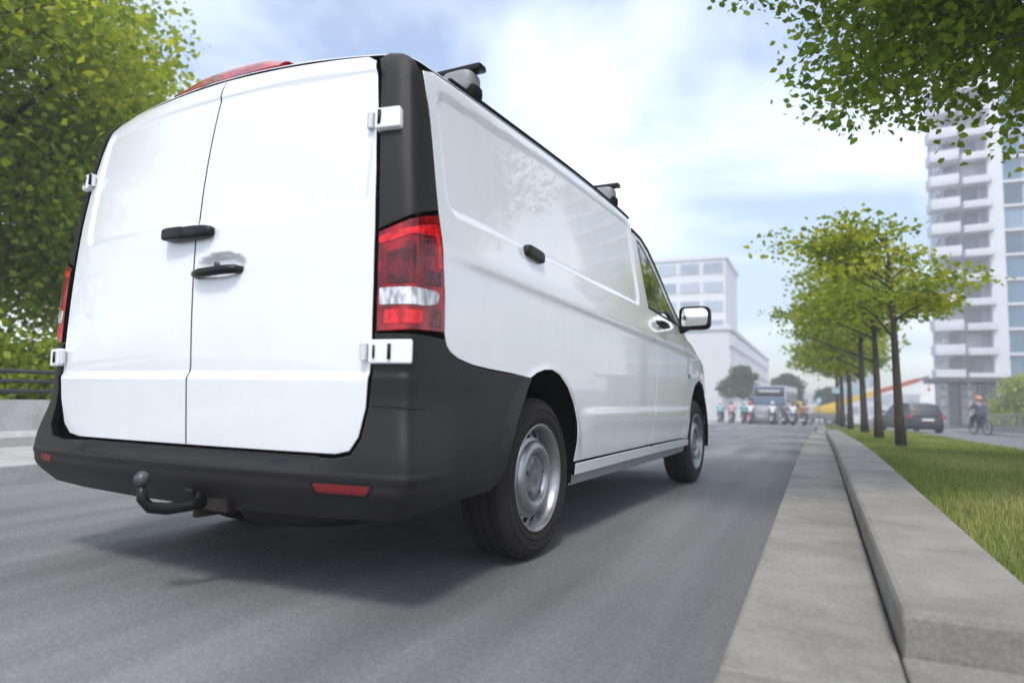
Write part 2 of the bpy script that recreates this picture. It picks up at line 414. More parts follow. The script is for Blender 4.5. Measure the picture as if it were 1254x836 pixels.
bumper = panel('rear_bumper', right_up+left_dn+left_up+bottom, 'C', 'charcoal_plastic', van, .013, fn=FB, depth=.03, gap=.002, edge=.004)
for (px0, px1, s) in ((.655, .875, 1), (.745, .93, -1)):
    if s > 0: pts = c_from_rear([(.645, .424), (.875, .427), (.852, .392), (.660, .389)], FB)
    else: pts = c_from_rear([(-.885, .434), (-.79, .428), (-.795, .396), (-.875, .402)], FB)
    panel('reflector', fillet(pts, .008), 'C', 'reflector_red', bumper, .012, fn=FB, off=.003, depth=.01)
    if s > 0: panel('reflector_surround', fillet(c_from_rear([(.632, .432), (.889, .435), (.862, .383), (.648, .380)], FB), .008), 'C', 'black_plastic', bumper, .012, fn=FB, off=.0012, depth=.006)
cover = c_from_rear([(.827, .895), (.828, .84), (.818, .668)])+c_from_side([(.135, .660), (.165, .69), (.168, .78), (.166, .893)], FB)
panel('hinge_cover', fillet(cover, [.004, .004, .006, .03, .03, .004, .004]), 'C', 'charcoal_plastic', bumper, .012, fn=FB, off=.003, depth=.01, gap=.001)

# -- corner pillars and tail lamps, right then left
for s, DE in ((1, DOOR_R), (-1, DOOR_L)):
    inner = [(abs(x)+.006, z) for x, z in DE if z > 1.24]
    ie = 1.235 if s > 0 else 1.235
    xi = .813 if s > 0 else .856
    ci = c_from_rear([(xi, ie)]+[p for p in inner if p[1] > 1.26])
    outer = [(.175, 1.865), (.205, 1.80), (.214, 1.70), (.212, 1.55), (.208, 1.42), (.208, 1.325)]
    co = c_from_side(outer)
    pil = ci+[(th(.775, .125), 1.900), (th(.81, .15), 1.893)]+co
    def FP(x, y, z):
        return F(x, y, z)-.004-.010*np.exp(-((np.arctan2(np.abs(x), 1-y)-.86)/.05)**2)*sst(z, 1.0, 1.3)*(1-sst(z, 1.62, 1.85))
    P = panel('corner_pillar', pil, 'C', 'charcoal_plastic', van, .012, fn=FP, flip=s < 0, edge=.003, depth=.02)
    # lamp
    xb = .824 if s > 0 else .872
    li = c_from_rear([(xb, .902), (xb-.003, 1.05), (xi, 1.229)])
    lo_ = c_from_side([(.212, 1.313), (.222, 1.20), (.232, 1.05), (.233, .912)])
    def FL(x, y, z): return F(x, y, z)-.010
    lamp = empty('tail_lamp', parent=van)
    def lq(t, z):                           # t across the lamp 0..1 at height z
        zi = np.array([p[1] for p in li]); ti = np.array([p[0] for p in li]); zo = np.array([p[1] for p in lo_])[::-1]; to = np.array([p[0] for p in lo_])[::-1]
        return (np.interp(z, zi, ti)*(1-t)+np.interp(z, zo, to)*t, z)
    panel('lens', li+lo_, 'C', 'red_lens', lamp, .012, fn=FL, flip=s < 0, depth=.03)
    def seg(nm, q, m, o):
        panel(nm, fillet([lq(*p) for p in q], .008), 'C', m, lamp, .012, fn=FL, off=o, flip=s < 0, depth=.006, edge=.0015)
    seg('lens_bezel', [(.0, 1.19), (.0, 1.215), (.5, 1.245), (.9, 1.275), (.97, 1.26), (.97, 1.12), (.86, 1.12), (.86, 1.225), (.5, 1.215), (.1, 1.185)], 'bright_red', .0022)
    seg('turn_lens', [(.60, 1.15), (.84, 1.16), (.84, 1.22), (.60, 1.205)], 'dark_red_lens', .0024)
    seg('stop_lens', [(.10, 1.05), (.52, 1.055), (.52, 1.185), (.10, 1.16)], 'dark_red_lens', .0018)
    seg('side_lens', [(.60, 1.055), (.95, 1.06), (.95, 1.115), (.60, 1.11)], 'dark_red_lens', .0018)
    seg('reverse_lens', [(.02, .985), (.62, .985), (.86, 1.0), (.90, 1.035), (.84, 1.048), (.02, 1.046)], 'clear_lens', .0026)
    seg('fog_lens', [(.08, .925), (.60, .925), (.64, .975), (.08, .975)], 'bright_red', .0016)
    seg('side_lens', [(.68, .925), (.95, .925), (.95, 1.0), (.80, .98)], 'dark_red_lens', .0018)
    # hinges
    for zc_, th0, th1 in ((1.622, None, None), (.838, None, None)):
        xe = np.interp(zc_, [p[1] for p in DE], [abs(p[0]) for p in DE])
        a = c_from_rear([(xe-.026, zc_)])[0][0]; b = c_from_side([(.092 if zc_ > 1 else .066, zc_)])[0][0]
        h2 = .037
        hg = panel('hinge', fillet([(a+.004, zc_-h2), (b, zc_-h2), (b, zc_+h2), (a+.004, zc_+h2)], .008), 'C', 'white_paint', van, .012, off=.027, flip=s < 0, depth=.040, edge=.006, dark=False)
        for t in (a+.003, b-.016):
            p = chart('C', np.array([(t, zc_)]), F)[0]; n_ = grad(F, np.array([p]))[0]; p = p+n_*.015
            sx = s; kn = MB().tube([(p[0]*sx, p[1], zc_-.026), (p[0]*sx, p[1], zc_+.026)], .013, 12)
            kn.build('knuckle', 'alloy_grey' if t < b-.05 else 'white_paint', hg, 'auto')
        tt = a+.032; p = chart('C', np.array([(tt, zc_)]), F)[0]; n_ = grad(F, np.array([p]))[0]; p = p+n_*.029
        MB().tube([(p[0]*s, p[1], zc_-.020), (p[0]*s, p[1], zc_+.020)], .004, 8).build('hinge_slot', 'black_plastic', hg, True)
        tt = b-.040; p = chart('C', np.array([(tt, zc_)]), F)[0]; n_ = grad(F, np.array([p]))[0]; p = p+n_*.029
        MB().tube([(p[0]*s, p[1], zc_-.024), (p[0]*s, p[1], zc_+.024)], .006, 8).build('hinge_slot', 'black_plastic', hg, True)

# -- door handles
def rear_y(x, z): return float(chart('R', np.array([(x, z)], float), F)[0][1])
h = MB(); yh = rear_y(0, 1.285)
h.sup((-.020, yh-.012, 1.287), (.132, .030, .026), (.55, .75), 28, 14)
h.sup((-.075, yh-.028, 1.288), (.066, .020, .024), (.4, .5), 24, 12)
hd = h.build('handle', 'black_plastic', dl, True)
MB().sup((-.095, yh-.047, 1.291), (.013, .004, .010), (.5, .5), 12, 8).build('lock_button', 'grey_plastic', hd, True) if False else None
for bx in (-.098, -.062): MB().sup((bx, yh-.0455, 1.290), (.012, .004, .009), (.5, .5), 12, 8).build('button', 'steel_dark', hd, True) if False else None
h = MB(); yh = rear_y(.15, 1.20)
h.tube([(.025, yh+.004, 1.128), (.040, yh-.022, 1.130), (.080, yh-.034, 1.131), (.200, yh-.033, 1.135), (.240, yh-.022, 1.136), (.255, yh+.006, 1.136)], [.013, .0165, .0175, .0175, .0165, .013], 14)
h.build('handle', 'black_plastic', dr, True)
MB().lathe([(.001, -.003), (.010, -.003), (.011, .006)], 16, 'y', (.105, yh+.012, 1.168)).build('key_lock', 'steel_dark', dr, True)

# -- side panels, doors, wings (built right, mirrored left)
ARCH_R = [(.892, .783), (.95, .806), (1.03, .823), (1.117, .827), (1.20, .808), (1.296, .752), (1.365, .675), (1.412, .590), (1.436, .480), (1.440, .392)]
ARCH_F = [(3.865, .392), (3.872, .50), (3.905, .62), (3.975, .735), (4.08, .818), (4.22, .862), (4.36, .866), (4.50, .835), (4.62, .765), (4.70, .66), (4.745, .52), (4.755, .40)]
def ztop(y): return float(ROOFY(np.array(y)))-.098
side_top = [(y, ztop(y)) for y in (2.58, 2.3, 2.0, 1.6, 1.2, .9, .6, .4, .28)]
DOORCUT = [(2.745, .405), (2.80, .52), (2.862, .70), (2.878, .866), (2.872, 1.0), (2.850, 1.17), (2.70, 1.285), (2.635, 1.32), (2.60, 1.55), (2.575, 1.75)]
quarter = [(.236, .912), (.250, .872), (.275, .850), (.325, .831), (.42, .814), (.549, .804), (.72, .796)]+ARCH_R+[(1.9, .396), (2.4, .401)]+DOORCUT+side_top+[(.205, 1.84), (.211, 1.70), (.215, 1.55), (.213, 1.42), (.213, 1.32), (.226, 1.20), (.236, 1.05)]
door_top = [(3.775, 1.20), (3.62, 1.335), (3.45, 1.455), (3.30, 1.560), (3.12, 1.660), (2.95, 1.745), (2.80, 1.795), (2.66, 1.815)]
front_door = DOORCUT[:1]+[(3.3, .405), (3.665, .406), (3.74, .55), (3.785, .70), (3.79, .90), (3.772, 1.03)]+door_top+[(2.585, 1.80)]+DOORCUT[::-1][:-1]
window = [(2.735, 1.318), (3.0, 1.300), (3.25, 1.290), (3.54, 1.285), (3.47, 1.345), (3.34, 1.445), (3.20, 1.540), (3.03, 1.640), (2.86, 1.722), (2.74, 1.765), (2.672, 1.765), (2.668, 1.70), (2.69, 1.55)]
fender = [(3.672, .406), (3.82, .392)]+ARCH_F+[(4.85, .42), (4.93, .7), (4.93, .92), (4.7, .985), (4.45, 1.04), (4.2, 1.09), (3.95, 1.16), (3.785, 1.19), (3.778, 1.03), (3.797, .90), (3.792, .70), (3.747, .55)]
for fl in (False, True):
    sp_ = panel('side_panel', quarter, 'S', 'white_paint', van, .014, flip=fl)
    fd = panel('front_door', front_door, 'S', 'white_paint', van, .017, holes=[window], flip=fl)
    panel('window', window, 'S', 'tint_glass', fd, .03, gap=.004, off=-.006, flip=fl)
    panel('window_seal', [(2.725, 1.312), (3.25, 1.283), (3.55, 1.277), (3.56, 1.288), (3.25, 1.294), (2.735, 1.322)], 'S', 'black_rubber', fd, .02, gap=0, off=.003, flip=fl)
    panel('front_wing', fender, 'S', 'white_paint', van, .02, flip=fl)
    # black seal along the door frame and the windscreen pillar
    seal_o = [(2.60, 1.828), (2.80, 1.812), (2.97, 1.760), (3.14, 1.674), (3.32, 1.574), (3.47, 1.468), (3.64, 1.348), (3.76, 1.245)]
    seal_i = [(3.70, 1.268), (3.61, 1.330), (3.45, 1.446), (3.29, 1.552), (3.11, 1.650), (2.94, 1.736), (2.79, 1.786), (2.60, 1.806)]
    panel('door_seal', seal_o+seal_i, 'S', 'black_rubber', van, .014, gap=0, off=.003, flip=fl)
    sg = -1 if fl else 1
    # handles
    p = chart('S', np.array([(2.985, 1.225)]), F)[0]
    hh = MB(); hh.tube([(sg*(p[0]-.01), 2.895, 1.232), (sg*(p[0]+.03), 2.915, 1.231), (sg*(p[0]+.042), 2.98, 1.225), (sg*(p[0]+.036), 3.06, 1.217), (sg*(p[0]-.01), 3.085, 1.214)], [.013, .015, .017, .015, .012], 12)
    hh.sup((sg*(p[0]-.002), 2.99, 1.224), (.006, .085, .026), (.6, .6)); hh.build('handle', 'black_plastic', fd, True)
    p = chart('S', np.array([(.93, 1.322)]), F)[0]
    MB().sup((sg*(p[0]+.010), .935, 1.320), (.020, .088, .026), (.45, .5), 28, 14, Matrix.Rotation(rad(-4*1), 3, 'X')).build('rail_end_cap', 'charcoal_plastic', sp_, True)
    p = chart('S', np.array([(3.845, .90)]), F)[0]
    MB().sup((sg*p[0], 3.845, .90), (.012, .030, .014), (.7, .7)).build('side_marker', 'grey_plastic', van, True)
    # sill
    panel('sill_trim', [(1.445, .384), (1.9, .389), (2.6, .396), (3.2, .398), (3.66, .399), (3.86, .386), (3.87, .345), (3.2, .345), (2.2, .338), (1.452, .330)], 'S', 'white_paint', van, .02, gap=.001, off=.012, flip=fl, depth=.04)
    panel('sill_skirt', [(1.452, .326), (2.2, .334), (3.2, .341), (3.87, .341), (3.85, .295), (3.2, .285), (2.2, .280), (1.46, .275)], 'S', 'grey_plastic', van, .02, gap=.001, off=-.012, flip=fl, depth=.04)
    # mirror
    wm = empty('wing_mirror', parent=van)
    # fender/bumper front, dark arch liners
    for yc, zr in ((1.07, .45), (4.31, .47)):
        n = 24; v = []; fcs = []
        for k in range(n+1):
            t = (math.pi*1.02 if yc < 2 else math.pi*1.06)*(k/n)+(-.20)*(1-k/n)
            yy = yc+math.cos(t)*(.385 if yc < 2 else .46); zz = .38+math.sin(t)*zr
            for xx in (.52, .78, .925): v.append((sg*xx, yy, zz+(.0 if xx > .6 else 0)))
        for k in range(n):
            for j in range(2): fcs.append((k*3+j, k*3+j+1, k*3+j+4, k*3+j+3))
        mesh_obj('wheel_arch_liner', v, fcs, 'shell_dark', van, True)
    # mirror housing
    M = Matrix.Rotation(rad(6*sg), 3, 'Z') @ Matrix.Rotation(rad(3.5), 3, 'X')
    c = Vector((sg*1.062, 3.60, 1.335))
    MB().sup(c, (.120, .065, .092), (.42, .42), 32, 18, M).build('mirror_housing', 'black_plastic', wm, True)
    gl = MB(); poly = fillet([(-.098, -.066), (.094, -.056), (.101, .042), (.074, .072), (-.088, .070)], .025)
    gl.add([c+M @ Vector((sg*a, -.0665, b)) for a, b in poly]+[c+M @ Vector((sg*a, -.05, b)) for a, b in poly], [tuple(range(len(poly)))]+[(i, (i+1) % len(poly), len(poly)+(i+1) % len(poly), len(poly)+i) for i in range(len(poly))])
    gl.build('mirror_glass', 'mirror_silver', wm)
    MB().tube([(sg*1.00, 3.60, 1.270), (sg*.965, 3.59, 1.245), (sg*.93, 3.58, 1.245), (sg*.88, 3.56, 1.26)], [.035, .030, .034, .05], 12).build('mirror_arm', 'black_plastic', wm, True)

# -- roof, windscreen, bonnet, front
def top_edge_x(y):
    return float(chart('S', np.array([(y, ztop(y))]), F)[0][0])-.005
ys_r = [.28, .4, .6, .9, 1.2, 1.6, 2.0, 2.3, 2.58]
rear_r = chart('R', np.array(top_r+[(.014, 1.918)]), F); rear_l = chart('R', np.array(top_l), F)
roof_poly = [(top_edge_x(y), y) for y in ys_r]+[(.78, 2.75), (.4, 2.83), (0, 2.85), (-.4, 2.83), (-.78, 2.75)]+[(-top_edge_x(y), y) for y in ys_r[::-1]]
roof_poly += [(-.80, .19)]+[(p[0], p[1]+.006) for p in rear_l]+[(p[0], p[1]+.006) for p in rear_r[::-1]]+[(.80, .19)]
roof = panel('roof', roof_poly, 'T', 'white_paint', van, .025)
panel('windscreen', [(.70, 2.87), (.4, 2.92), (0, 2.94), (-.4, 2.92), (-.70, 2.87), (-.74, 3.4), (-.78, 3.95), (-.5, 4.12), (0, 4.2), (.5, 4.12), (.78, 3.95), (.74, 3.4)], 'T', 'tint_glass', van, .04, off=.002)
panel('bonnet', [(.80, 4.0), (.5, 4.16), (0, 4.24), (-.5, 4.16), (-.80, 4.0), (-.80, 4.6), (-.70, 4.82), (0, 5.0), (.70, 4.82), (.80, 4.6)], 'T', 'white_paint', van, .04)
panel('grille', [(-.72, .62), (.72, .62), (.70, .98), (-.70, .98)], 'N', 'black_plastic', van, .04)
panel('front_bumper', [(-.86, .30), (.86, .30), (.86, .60), (-.86, .60)], 'N', 'white_paint', van, .04)
for sg in (-1, 1): panel('headlight', [(sg*.60, .70), (sg*.84, .74), (sg*.82, .95), (sg*.60, .92)], 'N', 'clear_lens', van, .03, off=.004)

# -- dark inner shell seen through the gaps
shell_side = [(.10, .5), (.55, .5), (.72, .66), (.90, .82), (1.12, .86), (1.34, .80), (1.46, .6), (1.47, .40), (2.6, .41), (3.84, .41), (3.86, .62), (4.0, .80), (4.30, .90), (4.3, 1.05), (3.8, 1.17), (3.3, 1.52), (2.9, 1.72), (2.4, 1.80), (.9, 1.83), (.25, 1.80), (.12, 1.6)]
for fl in (False, True): panel('inner_shell', shell_side, 'S', 'shell_dark', van, .05, off=-.010, flip=fl, flange=False)
panel('inner_shell', [(-.86, .40), (.86, .40), (.87, .9), (.84, 1.4), (.76, 1.80), (.4, 1.88), (0, 1.89), (-.4, 1.88), (-.76, 1.80), (-.84, 1.4), (-.87, .9)], 'R', 'shell_dark', van, .04, off=-.012, flange=False)
ub = MB(); ub.box(-.70, .70, .10, 1.45, .40, .48).box(-.88, .88, 1.50, 3.80, .34, .42).box(-.55, .55, 3.8, 4.9, .36, .5)
ub.box(-.55, .55, .55, 1.60, .36, .95).box(-.52, .52, 3.7, 4.85, .36, 1.0)  # boxes added between the wheels to stop daylight showing through the arches
ub.build('underbody', 'shell_dark', van)
ax = MB(); ax.tube([(-.72, 1.07, .36), (.72, 1.07, .36)], .045, 12); ax.box(-.6, -.5, .5, 1.4, .30, .36); ax.box(.5, .6, .5, 1.4, .30, .36); ax2 = MB().tube([(-.7, 4.30, .36), (.7, 4.30, .36)], .04, 12); ax2.build('axle', 'rust_brown', van)
ax.build('axle', 'rust_brown', van)
ex = MB(); ex.tube([(.42, 3.0, .31), (.42, 1.5, .31), (.40, .9, .32), (.40, .35, .31)], .035, 12); ex.build('exhaust_pipe', 'rust_brown', van, True)
MB().bbox(-.62, .38, 1.75, 3.1, .20, .352, .04).build('floor_light_block', 'shell_dark', van)  # unseen box added under the floor to deepen the shadow below
MB().bbox(-.50, .50, 3.75, 4.75, .20, .40, .05).build('nose_light_block', 'shell_dark', van)  # unseen block added under the nose to stop light passing front to back
MB().bbox(-.60, .05, .55, 1.0, .24, .42, .04).build('silencer', 'rust_brown', van)
sw = MB(); sw.lathe([(.20, .0), (.31, .0), (.335, .04), (.34, .1), (.335, .16), (.31, .2), (.2, .2)], 32, 'z', (.22, .50, .215)); sw.build('spare_wheel', 'tyre_rubber', van, True)

# -- third brake light on the roof edge
def FBL(x, y, z): return F(x, y, z)-.050*np.exp(-((x+.02)/.29)**4)*sst(y, .09, .16)*(1-sst(y, .24, .55))
bl_y = rear_r[-1][1]
panel('brake_light', [(-.34, bl_y+.020), (-.15, bl_y+.008), (.12, bl_y+.008), (.27, bl_y+.018), (.27, bl_y+.22), (-.34, bl_y+.22)], 'T', 'red_lens', van, .014, fn=FBL, off=.002, depth=.05, dark=False)

# -- roof gutter strips and roof bars
for sg in (1, -1):
    pts = []
    for y in np.linspace(.42, 2.62, 26):
        x = top_edge_x(float(y))-.012; z = float(chart('T', np.array([(x, float(y))]), F)[0][2]); pts.append((sg*x, float(y), z+.004))
    MB().tube(pts, .011, 8).build('roof_gutter', 'black_rubber', van, True)
for yb in (.62, 2.36):
    rb = empty('roof_bar', parent=van)
    zt_ = float(chart('T', np.array([(.74, yb)]), F)[0][2])
    b = MB(); b.bbox(-.86, .86, yb-.030, yb+.030, zt_+.092, zt_+.118, .010); b.build('crossbar', 'black_plastic', rb, 'auto')
    for sg in (1, -1):
        f = MB(); f.sup((sg*.755, yb, zt_+.048), (.075, .055, .052), (.55, .5), 24, 14); f.build('foot', 'grey_plastic', rb, True)
        f = MB(); f.sup((sg*.80, yb, zt_+.005), (.045, .042, .030), (.5, .5), 20, 12); f.build('foot_pad', 'black_rubber', rb, True)

# -- tow bar
tb = empty('tow_bar', parent=van)
MB().tube([(.125, .0, .318), (.100, -.05, .305), (.075, -.115, .300), (.054, -.165, .309), (.043, -.188, .340), (.040, -.190, .385)], [.021, .021, .021, .020, .018, .014], 14).build('neck', 'black_plastic', tb, True)
MB().sup((.040, -.190, .405), (.026, .026, .026), (1, 1), 24, 16).build('ball', 'steel_dark', tb, True)
br = MB(); br.bbox(.095, .120, -.03, .12, .260, .355, .006).bbox(.115, .24, -.01, .10, .285, .340, .006); br.build('bracket', 'rust_brown', tb)
for bz, by in ((.285, -.005), (.325, .02), (.285, .04)): MB().lathe([(.001, .091), (.010, .091), (.010, .097)], 6, 'x', (0, by, bz)).build('bolt', 'steel_dark', tb)
MB().bbox(.06, .11, -.045, .02, .335, .365, .01).build('tow_socket', 'black_plastic', tb)

# -- wheels
def make_wheel(sg):
    w = empty('wheel', parent=van); R_ = .352; Wd = .215
    pr = [(.228, -.100), (.245, -.108), (.285, -.112), (.318, -.107), (.336, -.096), (.345, -.082)]
    tread = []
    xs_ = [-.082, -.052, -.050, -.043, -.041, -.003, -.001, .001+.005, .003+.005, .041, .043, .050, .052, .082]
    for i, x in enumerate(xs_): 
        groove = i in (2, 3, 6, 7, 10, 11)
        tread.append((R_-(.009 if groove else 0)-.004*(x/.08)**2, x))
    prof = pr+tread+[(r, -x) for r, x in pr[::-1]]
    # ribs on the outer sidewall
    prof2 = []
    for r, x in prof: prof2.append((r, sg*x))
    t = MB().lathe(prof2, 72, 'x'); t.build('tyre', 'tyre_rubber', w, 'auto')
    for r0 in (.262, .300): MB().lathe([(r0-.004, sg*.1095), (r0-.001, sg*.1138), (r0+.003, sg*.1138), (r0+.006, sg*.1095)], 72, 'x').build('sidewall_rib', 'tyre_rubber', w, True)
    rim = empty('rim', parent=w)
    MB().lathe([(.222, sg*-.10), (.205, sg*-.02), (.200, sg*.04), (.207, sg*.070), (.222, sg*.094), (.233, sg*.103), (.236, sg*.108), (.231, sg*.112), (.223, sg*.107), (.215, sg*.094), (.205, sg*.060)], 64, 'x').build('rim_edge', 'steel_silver', rim, True)
    # disc with a ring of slots
    prof = [(.214, .078), (.209, .062), (.203, .056), (.195, .058), (.186, .063), (.176, .069), (.166, .074), (.156, .077), (.148, .080)]; n = 96
    vs_, fs_ = [], []
    for r, h in prof:
        for k in range(n):
            a = 2*math.pi*k/n; vs_.append((sg*h, r*math.cos(a), r*math.sin(a)))
    for i in range(len(prof)-1):
        for k in range(n):
            if 2 <= i <= 4 and (k % 6) in (1, 2, 3): continue
            fs_.append((i*n+k, i*n+(k+1) % n, (i+1)*n+(k+1) % n, (i+1)*n+k))
    mesh_obj('wheel_disc', vs_, fs_, 'steel_silver', rim, True)
    MB().lathe([(.205, sg*-.01), (.001, sg*-.01)], 48, 'x').build('brake_drum', 'shell_dark', rim)
    MB().lathe([(.162, sg*.070), (.158, sg*.084), (.149, sg*.096), (.135, sg*.102), (.118, sg*.101), (.105, sg*.092), (.099, sg*.076)], 64, 'x').build('trim_ring', 'steel_silver', rim, True)
    MB().lathe([(.103, sg*.070), (.098, sg*.082), (.078, sg*.089), (.060, sg*.090), (.052, sg*.085), (.030, sg*.087), (.001, sg*.088)], 48, 'x').build('hub_cap', 'cap_grey', rim, True)
    for k in range(5):
        a = 2*math.pi*k/5+.3; MB().lathe([(.010, sg*.082), (.009, sg*.094), (.001, sg*.095)], 8, 'x', (0, .078*math.cos(a), .078*math.sin(a))).build('wheel_nut', 'steel_dark', rim)
    return w
for sg in (1, -1):
    wr = make_wheel(sg)
    wr.location = (sg*.818, 1.075, .352)
    wf = copy_tree(wr, van); wf.location = (sg*.812, 4.300, .352)
# ================================================================ ground: level to the van's nose, then gently downhill
def G(y):
    t = min(max(y-4.8, 0), 4); return -.022*t*t/8-.022*min(max(y-8.8, 0), 300)
YS = [-40, -20, -10, -5, -2, 0, 2, 4, 4.8, 5.6, 6.4, 7.2, 8, 8.8, 12, 16, 20, 24, 30, 36, 42, 50, 60, 80, 110, 160, 230, 308.8]
def sheet(name, x0, x1, y0, y1, dz, m, parent=None, nx=1):
    """strip that follows the slope"""
    ys = [y0]+[y for y in YS if y0 < y < y1]+[y1]; v = []; f = []
    for y in ys:
        for i in range(nx+1): v.append((x0+(x1-x0)*i/nx, y, G(y)+dz))
    for j in range(len(ys)-1):
        for i in range(nx): a = j*(nx+1)+i; f.append((a, a+1, a+nx+2, a+nx+1))
    return mesh_obj(name, v, f, m, parent)
def slab(mb, x0, x1, y0, y1, z0, z1, b=.012, step=1.0):
    """long block following the slope, top edges rounded"""
    ys = list(np.linspace(y0+b, y1-b, max(2, int((y1-y0)/step)+1))); n = None; V = []; Fc = []
    def ring(y, i, dz):
        return [(x0+i, y, G(y)+z0), (x0+i, y, G(y)+z1-b-dz), (x0+i+b*.3, y, G(y)+z1-b*.3-dz), (x0+i+b, y, G(y)+z1-dz), (x1-i-b, y, G(y)+z1-dz), (x1-i-b*.3, y, G(y)+z1-b*.3-dz), (x1-i, y, G(y)+z1-b-dz), (x1-i, y, G(y)+z0)]
    rings = [ring(y0, b*.35, b), ring(y0+b*.3, b*.1, b*.3)]+[ring(y, 0, 0) for y in ys]+[ring(y1-b*.3, b*.1, b*.3), ring(y1, b*.35, b)]
    for r in rings: V += r
    n = 8
    for j in range(len(rings)-1):
        for k in range(n-1): a = j*n+k; Fc.append((a, a+1, a+n+1, a+n))
    Fc.append(tuple(range(n))[::-1]); Fc.append(tuple((len(rings)-1)*n+k for k in range(n)))
    return mb.add(V, Fc)
mat('earth', (.14, .13, .11), rough=.95, var=.2, scale=.6)
def asphalt_mat(name, c0, c1):
    m = bpy.data.materials.new(name); m.use_nodes = True; n, l = m.node_tree.nodes, m.node_tree.links; p = n['Principled BSDF']
    g = n.new('ShaderNodeNewGeometry'); pos = g.outputs['Position']
    def noise(scale, stretch=None, det=4):
        v = pos
        if stretch: q = n.new('ShaderNodeMapping'); q.inputs['Scale'].default_value = stretch; l.new(pos, q.inputs[0]); v = q.outputs[0]
        t = n.new('ShaderNodeTexNoise'); t.inputs['Scale'].default_value = scale; t.inputs['Detail'].default_value = det; l.new(v, t.inputs['Vector']); return t.outputs[0]
    vor = n.new('ShaderNodeTexVoronoi'); vor.inputs['Scale'].default_value = 95; l.new(pos, vor.inputs['Vector'])
    def mul(a, b, op='MULTIPLY'):
        k = n.new('ShaderNodeMath'); k.operation = op
        for i, x in enumerate((a, b)):
            if isinstance(x, float): k.inputs[i].default_value = x
            else: l.new(x, k.inputs[i])
        return k.outputs[0]
    streak = noise(2.6, (1, .06, 1), 6); patch = noise(.35); fine = noise(55., None, 8)
    fac = mul(mul(mul(streak, .55), mul(patch, .35), 'ADD'), mul(fine, .25), 'ADD')
    r = n.new('ShaderNodeValToRGB'); e = r.color_ramp.elements; e[0].position = .38; e[1].position = .70; e[0].color = (*c0, 1); e[1].color = (*c1, 1)
    l.new(fac, r.inputs[0])
    sp = n.new('ShaderNodeValToRGB'); sp.color_ramp.elements[0].position = .03; sp.color_ramp.elements[1].position = .42
    sp.color_ramp.elements[0].color = (1.35, 1.35, 1.33, 1); sp.color_ramp.elements[1].color = (.85, .85, .86, 1); l.new(vor.outputs['Distance'], sp.inputs[0])
    mx = n.new('ShaderNodeMix'); mx.data_type = 'RGBA'; mx.blend_type = 'MULTIPLY'; mx.inputs[0].default_value = 1; l.new(r.outputs[0], mx.inputs[6]); l.new(sp.outputs[0], mx.inputs[7])
    l.new(mx.outputs[2], p.inputs['Base Color']); p.inputs['Roughness'].default_value = .75; p.inputs['Specular IOR Level'].default_value = .4
    b = n.new('ShaderNodeBump'); b.inputs['Strength'].default_value = .35; b.inputs['Distance'].default_value = .006; l.new(vor.outputs['Distance'], b.inputs['Height']); b.invert = True; l.new(b.outputs[0], p.inputs['Normal'])
    MATS[name] = m
asphalt_mat('asphalt', (.075, .075, .078), (.225, .225, .226))
asphalt_mat('pale_asphalt', (.12, .12, .12), (.19, .19, .187))
def concrete_mat(name, a, b, grime):
    m = bpy.data.materials.new(name); m.use_nodes = True; n, l = m.node_tree.nodes, m.node_tree.links; p = n['Principled BSDF']
    g = n.new('ShaderNodeNewGeometry'); pos = g.outputs['Position']
    def noise(scale, det=5, st=None):
        v = pos
        if st: q = n.new('ShaderNodeMapping'); q.inputs['Scale'].default_value = st; l.new(pos, q.inputs[0]); v = q.outputs[0]
        t = n.new('ShaderNodeTexNoise'); t.inputs['Scale'].default_value = scale; t.inputs['Detail'].default_value = det; t.inputs['Roughness'].default_value = .65; l.new(v, t.inputs['Vector']); return t.outputs[0]
    r = n.new('ShaderNodeValToRGB'); e = r.color_ramp.elements; e[0].position = .33; e[1].position = .68; e[0].color = (*a, 1); e[1].color = (*b, 1); l.new(noise(3.0, 8), r.inputs[0])
    r2 = n.new('ShaderNodeValToRGB'); e = r2.color_ramp.elements; e[0].position = .50; e[1].position = .72; e[0].color = (0, 0, 0, 1); e[1].color = (.6, .6, .6, 1); l.new(noise(2.2, 6, (.6, 1.6, 1)), r2.inputs[0])
    mx = n.new('ShaderNodeMix'); mx.data_type = 'RGBA'; l.new(r2.outputs[0], mx.inputs[0]); l.new(r.outputs[0], mx.inputs[6]); mx.inputs[7].default_value = (*grime, 1)
    sp = n.new('ShaderNodeValToRGB'); e = sp.color_ramp.elements; e[0].position = .42; e[1].position = .62; e[0].color = (.80, .80, .80, 1); e[1].color = (1.08, 1.08, 1.08, 1); l.new(noise(130, 3), sp.inputs[0])
    m2 = n.new('ShaderNodeMix'); m2.data_type = 'RGBA'; m2.blend_type = 'MULTIPLY'; m2.inputs[0].default_value = 1; l.new(mx.outputs[2], m2.inputs[6]); l.new(sp.outputs[0], m2.inputs[7])
    l.new(m2.outputs[2], p.inputs['Base Color']); p.inputs['Roughness'].default_value = .85
    b_ = n.new('ShaderNodeBump'); b_.inputs['Strength'].default_value = .4; b_.inputs['Distance'].default_value = .006; l.new(noise(70, 6), b_.inputs['Height']); l.new(b_.outputs[0], p.inputs['Normal'])
    MATS[name] = m
concrete_mat('kerb_concrete', (.205, .190, .168), (.31, .292, .262), (.140, .128, .112))
concrete_mat('pale_concrete', (.38, .375, .36), (.50, .495, .48), (.30, .295, .28))
mat('white_line', (.55, .55, .54), rough=.8, var=.3, scale=9)
mat('lawn_soil', (.085, .105, .035), rough=.95, col2=(.13, .115, .06), scale=2.2, lo=.62, hi=.45)

